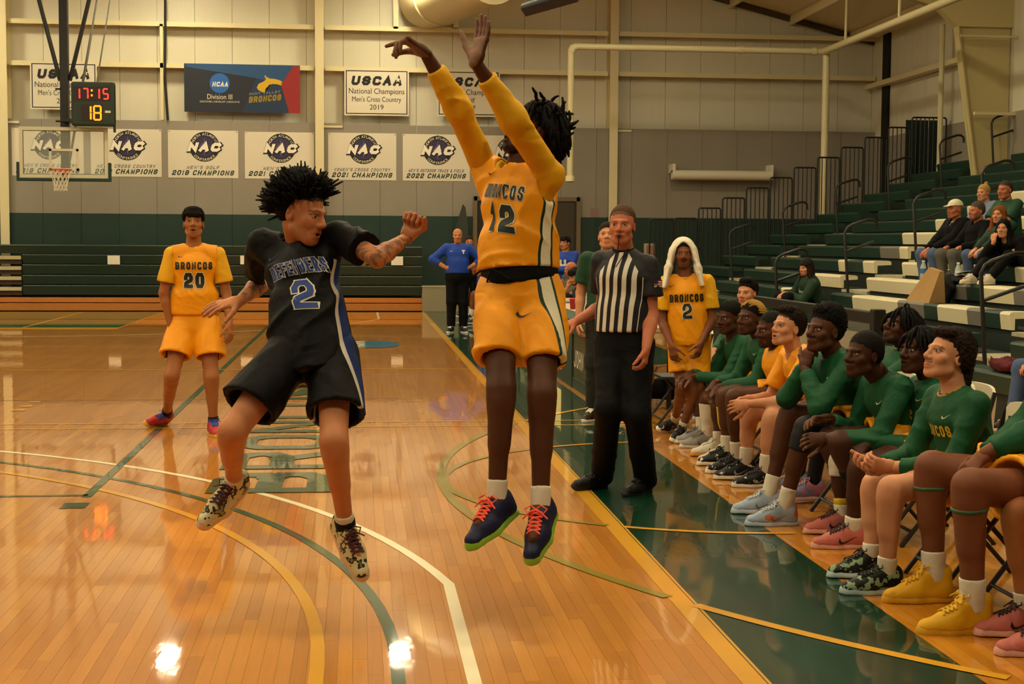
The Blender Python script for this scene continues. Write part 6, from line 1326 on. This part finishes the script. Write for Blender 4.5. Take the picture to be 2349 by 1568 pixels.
def uscaa(px0, py0, px1, py1, l3, l4, lab):
    Y = LINER-.027; x0, x1, z0, z1 = rectxz(px0, py0, px1, py1, Y); w_, h_ = x1-x0, z1-z0; c = (x0+x1)/2
    e = empty('banner'); tag(e, lab, 'banner', 'champions banners on the upper girt'); B('cloth', M_ban, e, x0, x1, Y, Y+.006, z0, z1)
    m = MB(); b = .035; t = .022
    for a in ((x0+b, x1-b, z1-b-t, z1-b), (x0+b, x1-b, z0+b, z0+b+t), (x0+b, x0+b+t, z0+b, z1-b), (x1-b-t, x1-b, z0+b, z1-b)): m.add([(a[0], Y-.002, a[2]), (a[1], Y-.002, a[2]), (a[1], Y-.002, a[3]), (a[0], Y-.002, a[3])], [(0, 1, 2, 3)])
    m.build('border', M_ink, e)
    mb = MB(); flat_text(mb, 'USCAA', (c-w_*.4, Y-.003, z1-h_*.35), EX, EZ, w_*.78, h_*.2, .065, gap=.25, shear=.2); mb.build('lettering', M_ink, e)
    for it in [('National Champions', c, z1-h_*.53, h_*.17, dict(width=w_*.86)), (l3, c, z1-h_*.7, h_*.155, dict(width=w_*(.76 if len(l3) > 6 else .2))), (l4, c, z1-h_*.87, h_*.155, dict())]: txt_obj('lettering', M_ink, e, [it], Y-.003)
    m = MB(); s0 = A_(x1-w_*.17, Y-.004, z1-h_*.22); pts = [s0+A_(math.cos(PI/2+k*PI/5)*(.07 if k % 2 == 0 else .03), 0, math.sin(PI/2+k*PI/5)*(.07 if k % 2 == 0 else .03)) for k in range(10)]
    m.add([s0]+pts, [(0, k+1, (k+1) % 10+1) for k in range(10)]); m.build('star', M_ban, e)
uscaa(70, 144, 222, 250, "Men's Cross Country", '2016', 'framed white champions banner behind the hoop mast')
uscaa(790, 160, 938, 264, "Men's Cross Country", '2019', "framed white banner reading national champions men's cross country 2019")
uscaa(1003, 163, 1147, 266, 'Golf', '2017', 'framed white golf 2017 champions banner behind the raised arms')
Y = LINER-.027; x0, x1, z0, z1 = rectxz(423, 150, 688, 256, Y); w_, h_ = x1-x0, z1-z0
e = empty('banner'); tag(e, 'dark blue and red division banner with yellow horse head', 'banner')
B('cloth', mat('banner_dark', '#1d222e', .6, bump=.3, bscale=3), e, x0, x1, Y, Y+.006, z0, z1)
def poly(name, m, pts, l): MB().add([(x0+a*w_, Y-l, z0+b*h_) for a, b in pts], [tuple(range(len(pts)))]).build(name, m, e)
poly('blue_field', mat('banner_blue', '#1f4a78', .6), [(0, 1), (.02, .93), (.62, .72), (.86, 0), (.9, .0), (1, 1)], .002); poly('blue_field', mat('banner_blue2', '#18304f', .6), [(.62, .72), (.5, .0), (.92, 0), (.84, .6)], .003)
poly('red_field', mat('banner_red', '#8f2226', .6), [(.94, .98), (1, .98), (1, 0), (.905, 0), (.835, .6)], .004)
dd = disc(MB(), x0+w_*.305, z0+h_*.6, h_*.205, Y-.005).build('emblem', mat('emblem_blue', '#1f5fae', .6), e)
mb = MB(); flat_text(mb, 'NCAA', (x0+w_*.24, Y-.007, z0+h_*.53), EX, EZ, w_*.135, h_*.1, .028, gap=.2, shear=.15); mb.build('emblem_lettering', I_white, e)
for it in [('Division III', x0+w_*.305, z0+h_*.27, h_*.15, dict(width=w_*.215)), ('DISCOVER | DEVELOP | DEDICATE', x0+w_*.305, z0+h_*.2, h_*.05, dict(width=w_*.34))]: txt_obj('emblem_lettering', I_white, e, [it], Y-.007)
horse = [(.625, .52), (.64, .6), (.69, .66), (.705, .7), (.69, .77), (.7, .78), (.715, .735), (.725, .74), (.735, .715), (.78, .71), (.83, .68), (.845, .65), (.845, .63), (.83, .61), (.845, .6), (.835, .575), (.8, .6), (.765, .605), (.745, .585), (.735, .6), (.725, .55), (.705, .52), (.695, .43), (.68, .42), (.64, .47)]
bm = bmesh.new(); f = bm.faces.new([bm.verts.new((x0+a*w_, Y-.006, z0+b*h_)) for a, b in horse]); bmesh.ops.triangulate(bm, faces=[f]); me = bpy.data.meshes.new('horse_head'); bm.to_mesh(me); bm.free(); me.materials.append(mat('horse_yellow', '#c9a520', .6)); link('horse_head', me, e)
u_ = nrm(A_(1, 0, .1)); mb = MB(); flat_text(mb, 'BRONCOS', (x0+w_*.555, Y-.008, z0+h_*.2), u_, EZ, w_*.28, h_*.13, .035, gap=.2, shear=.1); mb.build('horse_lettering', mat('letter_gold', '#8d7a2a', .6), e); mb = MB(); flat_text(mb, 'HUNT VALLEY', (x0+w_*.56, Y-.008, z0+h_*.36), u_, EZ, w_*.27, h_*.05, .013, gap=.35); mb.build('horse_lettering', mat('letter_grey', '#7d8288', .6), e)
# ---- wall and ceiling fittings
e = empty('screen_case'); tag(e, 'long white retracted screen case bracketed to the grey wall', 'screen'); Y = LINER-.35
x0, x1, z0, z1 = rectxz(1541, 392, 1771, 412, Y); MB().tube([(x0, Y, (z0+z1)/2), (x1, Y, (z0+z1)/2)], (z1-z0)*.5, 12).build('tube', mat('case_white', '#dcd7c0', .4), e, smooth=True)
for xx in (x0, x1-.06): B('end_bracket', mat('case_white'), e, xx, xx+.07, Y-.09, LINER-.001, z1-.06, z1+.14)
M_pipe = mat('pipe_cream', '#d0c69c', .4); YP = 31.2
e = empty('pipe_frame'); tag(e, 'cream pipe run with two drop legs in front of the end wall', 'pipe')
c1, c2 = aty(1890, 118, YP), aty(1310, 107, YP); zp = (c1[2]+c2[2])/2; r_ = .07
MB().tube([(c2[0]+.1, YP, zp), (c1[0], YP, zp)], r_, 10).build('cross_pipe', M_pipe, e, smooth=True)
MB().tube([(c2[0], YP, zp-.1), (c2[0], YP, zat(1304, 405, YP))], r_, 10).build('drop_pipe', M_pipe, e, smooth=True); MB().tube([(c2[0]+.12, YP, zp), (c2[0]+.03, YP, zp-.03), (c2[0], YP, zp-.12)], r_*1.2, 10).build('elbow', M_pipe, e, smooth=True)
MB().lathe([(.06, -.12), (.1, -.1), (.1, .0), (.08, .03)], (c2[0], YP, zat(1304, 405, YP)), 12).build('end_cap', M_pipe, e, smooth=True)
MB().tube([(c1[0]+.06, YP, zp-.05), (c1[0]+.06, YP, 0)], r_*1.15, 10).build('post', M_pipe, e, smooth=True); MB().tube([(c1[0], YP, zp), (c1[0], 12.0, zp)], r_*1.1, 10).build('long_pipe', M_pipe, e, smooth=True)
for px in (1940, 2062): q = atx(px, 60, c1[0]); MB().tube([(c1[0], q[1], zp), (c1[0]+.02, q[1], zroof(c1[0])-.02)], .03, 8).build('hanger', M_pipe, e)
for px in (1700, 1868): q = aty(px, 112, YP); MB().lathe([(r_*1.25, -.04), (r_*1.25, .04)], (q[0], YP, zp), 12, axis=0).build('collar', M_pipe, e)
q = aty(2130, 140, WY-5); MB().tube([(WX-.3, q[1], float(atx(2130, 68, WX-.3)[2])), (WX-.3, q[1], 2.0)], .06, 8).build('wall_pipe', M_pipe, e)
e = empty('air_duct'); tag(e, 'thick round cream air duct under the roof above the shooter', 'duct')
a, b, c = aty(978, 0, 34.2), aty(1012, -10, 32.9), aty(1130, -62, 30.0); ra = .65
MB().tube([a+(a-b)*.02, a, b], [ra*.93, ra, ra], 26).build('end_section', mat('duct_cream', '#d3c59a', .45), e, smooth=True); MB().tube([b, c], ra*.99, 26).build('duct_section', mat('duct_cream2', '#cdbf92', .45), e, smooth=True); MB().tube([b+(a-b)*.02, b-(a-b)*.02], ra*1.03, 26).build('joint_band', mat('duct_cream'), e, smooth=True)
e = empty('ceiling_heater'); tag(e, 'dark blue slanted bar-shaped unit hanging at the top edge of the picture', 'heater'); a, b = aty(1205, 22, 27), aty(1325, -12, 26)
MB().tube([a, b], .13, 4).build('case', mat('heater_navy', '#141b2a', .4), e); MB().tube([a+A_(-.05, 0, .06), b+A_(-.05, 0, .1)], .05, 6).build('rail', mat('heater_grey', '#5b6a70', .4), e); MB().tube([b, b+A_(0, 0, 1.6)], .02, 6).build('hanger', M_black, e)
e = MB().tube([aty(379, -10, LINER-.05), aty(379, 80, LINER-.05), aty(378, 180, LINER-.05), aty(382, 235, LINER-.05), aty(385, 276, LINER-.05)], .03, 8).build('hanging_cable', M_black, smooth=True); tag(e, 'black cable running down the wall left of the division banner', 'cable')
e = empty('fire_cabinet'); tag(e, 'small beige extinguisher cabinet on the green wall behind the referee', 'cabinet'); x0, x1, z0, z1 = rectxz(1477, 558, 1502, 597, LINER-.08); B('case', mat('cab_beige', '#a89a80', .5), e, x0, x1, LINER-.12, LINER-.03, z0, z1, .01); B('door', mat('cab_red', '#8f6a5c', .5), e, x0+.05, x1-.05, LINER-.125, LINER-.119, z0+.06, z1-.05)
x0, x1, z0, z1 = rectxz(1354, 477, 1374, 498, LINER-.02); e = B('wall_sign', mat('sign_pink', '#8a6f66', .6), None, x0, x1, LINER-.015, LINER, z0, z1); tag(e, 'small square reddish sign on the grey wall above the referee', 'sign')
# ---- scorers table
e = empty('scorers_table'); tag(e, 'long green scorers table with padded edge and lit sponsor panels', 'table')
TX0, TX1, TY0, TY1, TZ = 2.36, 3.05, 13.35, 21.2, .80
M_tg = mat('table_green', '#1d3626', .55); M_tt = mat('table_top', '#b9a988', .5)
B('top', M_tt, e, TX0+.12, TX1, TY0, TY1, TZ-.04, TZ); MB().prism([(TX0-.02, TZ-.2), (TX0-.03, TZ-.05), (TX0+.02, TZ), (TX0+.13, TZ+.005), (TX0+.13, TZ-.2)], 1, TY0, TY1).build('padded_edge', M_tg, e)
for ya, yb, lit in ((13.5, 15.7, 0), (16.5, 18.5, 1), (18.9, 21.0, 0)):
    B('post', M_tg, e, TX0-.02, TX0+.06, ya-.4 if ya > 14 else ya-.15, ya, 0, TZ-.18); B('post', M_tg, e, TX0-.02, TX0+.06, yb, yb+(.4 if yb < 20 else .2), 0, TZ-.18)
    pn = B('panel', mat('lit_panel', '#e8d28a', .5, emit='#f0d27a', es=1.0) if lit else mat('dull_panel', '#3d3f20', .5), e, TX0, TX0+.03, ya, yb, .12, TZ-.2); B('skirting', M_tg, e, TX0-.01, TX0+.05, ya, yb, 0, .12)
    if not lit:
        mb = MB(); flat_text(mb, 'JOHN L JAMES', (TX0-.004, yb-.08, .24), (0, -1, 0), (0, 0, 1), yb-ya-.3, .19, .03, gap=.35); mb.build('lettering', I_white, pn)
for yy in (TY0+.3, (TY0+TY1)/2, TY1-.3): B('leg', M_black, e, TX1-.08, TX1-.04, yy-.02, yy+.02, 0, TZ-.04)
def bottle(x, y, z, lab, h=.21, r=.033, col='#cfd6cf', cap_c='#dfe3e0', lbl=None):
    e = empty('water_bottle'); tag(e, lab, 'bottle'); MB().lathe([(r*.9, 0), (r, .01), (r, h*.35), (r*.94, h*.4), (r, h*.45), (r, h*.68), (r*.45, h*.88), (r*.42, h*.95)], (x, y, z), 14).build('body', mat('bottle_'+col, col, .08, alpha=.55), e, smooth=True)
    MB().lathe([(r*.5, h*.94), (r*.5, h)], (x, y, z), 12).build('cap', mat('bottle_cap'+cap_c, cap_c, .4), e)
    MB().lathe([(r*1.02, h*.36), (r*1.02, h*.6)], (x, y, z), 14).build('label', mat('bottle_label'+(lbl or cap_c), lbl or '#c6cdd0', .5), e)
qx = 2.62; q = atx(1327, 690, qx); bottle(qx, q[1], TZ, 'clear water bottle standing on the scorers table beside the red cup', h=.24); q = atx(1343, 700, qx+.06); bottle(qx+.06, q[1], TZ, 'clear bottle on the scorers table closest to the referee', h=.2)
q = atx(1314, 700, 2.56); e = empty('red_cup'); tag(e, 'red drink cup on the scorers table', 'cup'); MB().lathe([(.03, 0), (.04, .12)], (2.56, q[1], TZ), 14).build('body', mat('cup_red', '#9a1f2a', .4), e, smooth=True); MB().lathe([(.042, .118), (.042, .13), (.03, .135)], (2.56, q[1], TZ), 14).build('lid', mat('cup_lid', '#b8404a', .3), e)
q = atx(1300, 690, 2.75); e = empty('laptop'); tag(e, 'open grey laptop in front of the man in the charcoal hoodie', 'laptop'); B('base', mat('laptop_grey', '#6d6d69', .4), e, 2.62, 2.86, q[1]-.17, q[1]+.17, TZ, TZ+.018); MB().add([(2.64, q[1]-.17, TZ+.018), (2.64, q[1]+.17, TZ+.018), (2.56, q[1]+.17, TZ+.22), (2.56, q[1]-.17, TZ+.22), (2.628, q[1]-.17, TZ+.018), (2.628, q[1]+.17, TZ+.018), (2.548, q[1]+.17, TZ+.22), (2.548, q[1]-.17, TZ+.22)], [(0, 1, 2, 3), (7, 6, 5, 4), (0, 4, 5, 1), (2, 6, 7, 3), (1, 5, 6, 2), (0, 3, 7, 4)]).build('screen', mat('laptop_grey'), e)
q = atx(1370, 735, 2.6); e = B('paper_sheet', I_white, None, 2.5, 2.75, 14.4, 14.75, TZ+.001, TZ+.004); tag(e, 'white score sheet lying on the near end of the scorers table', 'paper')
# ---- folding chairs
M_cseat = mat('chair_vinyl', '#1a1d1a', .5); M_cback = mat('chair_back', '#d8d0b4', .5)
def chair_parts():
    out = []
    out.append(('seat', MB().box(-.2, .2, -.2, .2, .425, .45, .01).mesh('seat', M_cseat)))
    pts = [(.19, -.21, .6)]; m = MB(); n = 10
    vs = []; fs = []
    for t in (0, 1):
        for i in range(n+1):
            a = -1+2*i/n
            vs += [(.21+.02*(1-a*a)+t*.018, a*.215, .62), (.225+.02*(1-a*a)+t*.018, a*.215, .80+.05*math.sqrt(max(0, 1-a**4)))]
    N_ = 2*(n+1)
    for i in range(n): fs += [(2*i, 2*i+1, 2*i+3, 2*i+2), (N_+2*i, N_+2*i+2, N_+2*i+3, N_+2*i+1), (2*i+1, N_+2*i+1, N_+2*i+3, 2*i+3), (2*i, 2*i+2, N_+2*i+2, N_+2*i)]
    fs += [(0, N_, N_+1, 1), (2*n, 2*n+1, N_+2*n+1, N_+2*n)]
    out.append(('backrest', m.add(vs, fs).mesh('backrest', M_cback)))
    for s_ in (-1, 1):
        out.append(('front_leg', MB().tube([(-.26, s_*.21, .0), (.16, s_*.21, .55), (.235, s_*.21, .82)], .012, 6).mesh('front_leg', M_black))); out.append(('rear_leg', MB().tube([(.27, s_*.18, 0), (-.12, s_*.18, .43)], .012, 6).mesh('rear_leg', M_black)))
    out.append(('stretcher', MB().tube([(-.2, -.21, .08), (-.2, .21, .08)], .009, 6).mesh('stretcher', M_black)))
    mb = MB(); flat_text(mb, 'BRONCOS', (.207+.0, .17, .69), (0, -1, 0), (0, 0, 1), .34, .085, .013, gap=.3); 
    mb.v = [(.212+.02*(1-(y/.215)**2)-.006+(z-.62)*.08, y, z) for x, y, z in mb.v]; out.append(('lettering', mb.mesh('lettering', I_blk)))
    return out
CH = chair_parts()
def chair(x, y, lab, rot=0, grp='folding chairs of the bench'):
    e = empty('folding_chair', (x, y, 0)); e.rotation_euler = (0, 0, rot); tag(e, lab, 'chair', grp)
    for n_, me in CH: link(n_, me, e)
    return e
for lab, p_ in ALLP:
    vis = 'visiting' in lab
    if vis or 'bench player' in lab or 'second row' in lab or 'behind the bench' in lab or 'scorers table' in lab:
        chair(p_.pel[0]+.03, p_.pel[1], 'folding chair used by the '+' '.join(lab.replace(',', '').split()[:10]), grp='folding chairs of the visiting bench' if vis else 'folding chairs of the home bench')
chair(2.8, 12.35, 'empty folding chair behind the number 2 player')
e = empty('kit_bag'); tag(e, 'black strapped kit bag on the floor beside the referee', 'bag'); x_, y_ = float(gnd(1512, 925)[0]), float(gnd(1512, 925)[1]); V, Q = solid([G([xcap((x_-.12, y_, .14), (x_+.14, y_, .16), A_(0, 1, 0), .1, .1, .11, .12)], .03, cuts=[(A_(0, 0, .005), A_(0, 0, -1))], noise=folds(.012, 40, 3))], .012); link('body', to_mesh('body', V, Q, C_black), e); MB().tube([(x_-.1, y_-.08, .2), (x_-.05, y_-.12, .38), (x_+.08, y_-.12, .4), (x_+.12, y_-.08, .22)], .014, 6).build('strap', mat('strap_tan', '#a07a40', .6), e)
# ---- things among the spectators
e = empty('paper_bag'); tag(e, 'folded brown paper bag standing on the white bleacher seat', 'bag'); Xb = Xk(0)+.14; a, b, c, d = [atx(px, py, Xb) for px, py in ((2096, 676), (2150, 678), (2160, 620), (2134, 613))]; zb = Zk(0)
ya, yb = b[1], a[1]; zt = float(d[2]); Lq = [(Xb-.1, yb, zb), (Xb-.1, ya, zb), (Xb+.1, ya, zb), (Xb+.1, yb, zb), (Xb-.02, (d[1]), zt), (Xb-.02, c[1], zt-.04), (Xb+.03, c[1], zt-.04), (Xb+.03, d[1], zt)]
MB().add(Lq, [(0, 1, 5, 4), (1, 2, 6, 5), (2, 3, 7, 6), (3, 0, 4, 7), (4, 5, 6, 7), (3, 2, 1, 0)]).build('bag_body', mat('kraft', '#a98450', .8, bump=.4, bscale=8), e)
X_ = Xk(1)+.1; y_ = float(atx(2118, 620, X_)[1]); bottle(X_, y_, Zk(1), 'clear water bottle with blue label on the bleacher seat by the paper bag', h=.26, r=.04, lbl='#3d6aa0')
X_ = Xk(1)+.1; y_ = float(atx(2198, 620, X_)[1]); bottle(X_, y_, Zk(1), 'clear water bottle at the feet of the grey-bearded spectator', h=.25, r=.038)
X_ = Xk(1)+.16; y_ = float(atx(2176, 628, X_)[1]); bottle(X_, y_, Zk(1), 'short dark flask beside the jeans of the capped spectator', h=.16, r=.035, col='#4a4d52', cap_c='#b8bcc0', lbl='#33363a')
X_ = Xk(1)+.12; y0_, y1_ = float(atx(2215, 620, X_)[1]), float(atx(2178, 620, X_)[1])
yc = float(atx(2205, 640, X_)[1]); V, Q = solid([G([xcap((X_, yc-.25, Zk(1)+.03), (X_, yc+.2, Zk(1)+.05), A_(1, 0, 0), .15, .05, .14, .06), xcap((X_-.15, yc+.0, Zk(1)-.0), (X_-.16, yc+.12, Zk(1)-.33), A_(0, 1, 0), .17, .035, .08, .03)], .04, noise=folds(.012, 40, 8))], .013); o = link('draped_coat', to_mesh('draped_coat', V, Q, C_jack)); tag(o, 'black coat draped over the patterned bleacher seat', 'coat')
pz_ = Zk(1)+.12; o = MB().add([(X_-.1, yc-.35, pz_+.03), (X_+.12, yc-.35, pz_+.05), (X_+.12, yc+.0, pz_), (X_-.1, yc+.0, pz_-.01), (X_-.1, yc-.35, pz_+.034), (X_+.12, yc-.35, pz_+.054), (X_+.12, yc+.0, pz_+.004), (X_-.1, yc+.0, pz_-.006)], [(0, 3, 2, 1), (4, 5, 6, 7), (0, 1, 5, 4), (1, 2, 6, 5), (2, 3, 7, 6), (3, 0, 4, 7)]).build('programme_sheet', I_white); tag(o, 'white programme sheet lying on the black coat', 'paper')
X_ = Xk(-2)+.14; yc = float(atx(2318, 822, X_)[1]); V, Q = solid([G([xcap((X_-.02, yc-.22, Zk(-2)+.06), (X_, yc+.16, Zk(-2)+.06), A_(1, 0, 0), .13, .07, .12, .06)], .04, noise=folds(.025, 60, 12))], .012); o = link('maroon_cloth', to_mesh('maroon_cloth', V, Q, cloth_mat('maroon_knit', '#4d0f18', .9))); tag(o, 'crumpled maroon cloth on the front bleacher seat', 'cloth')
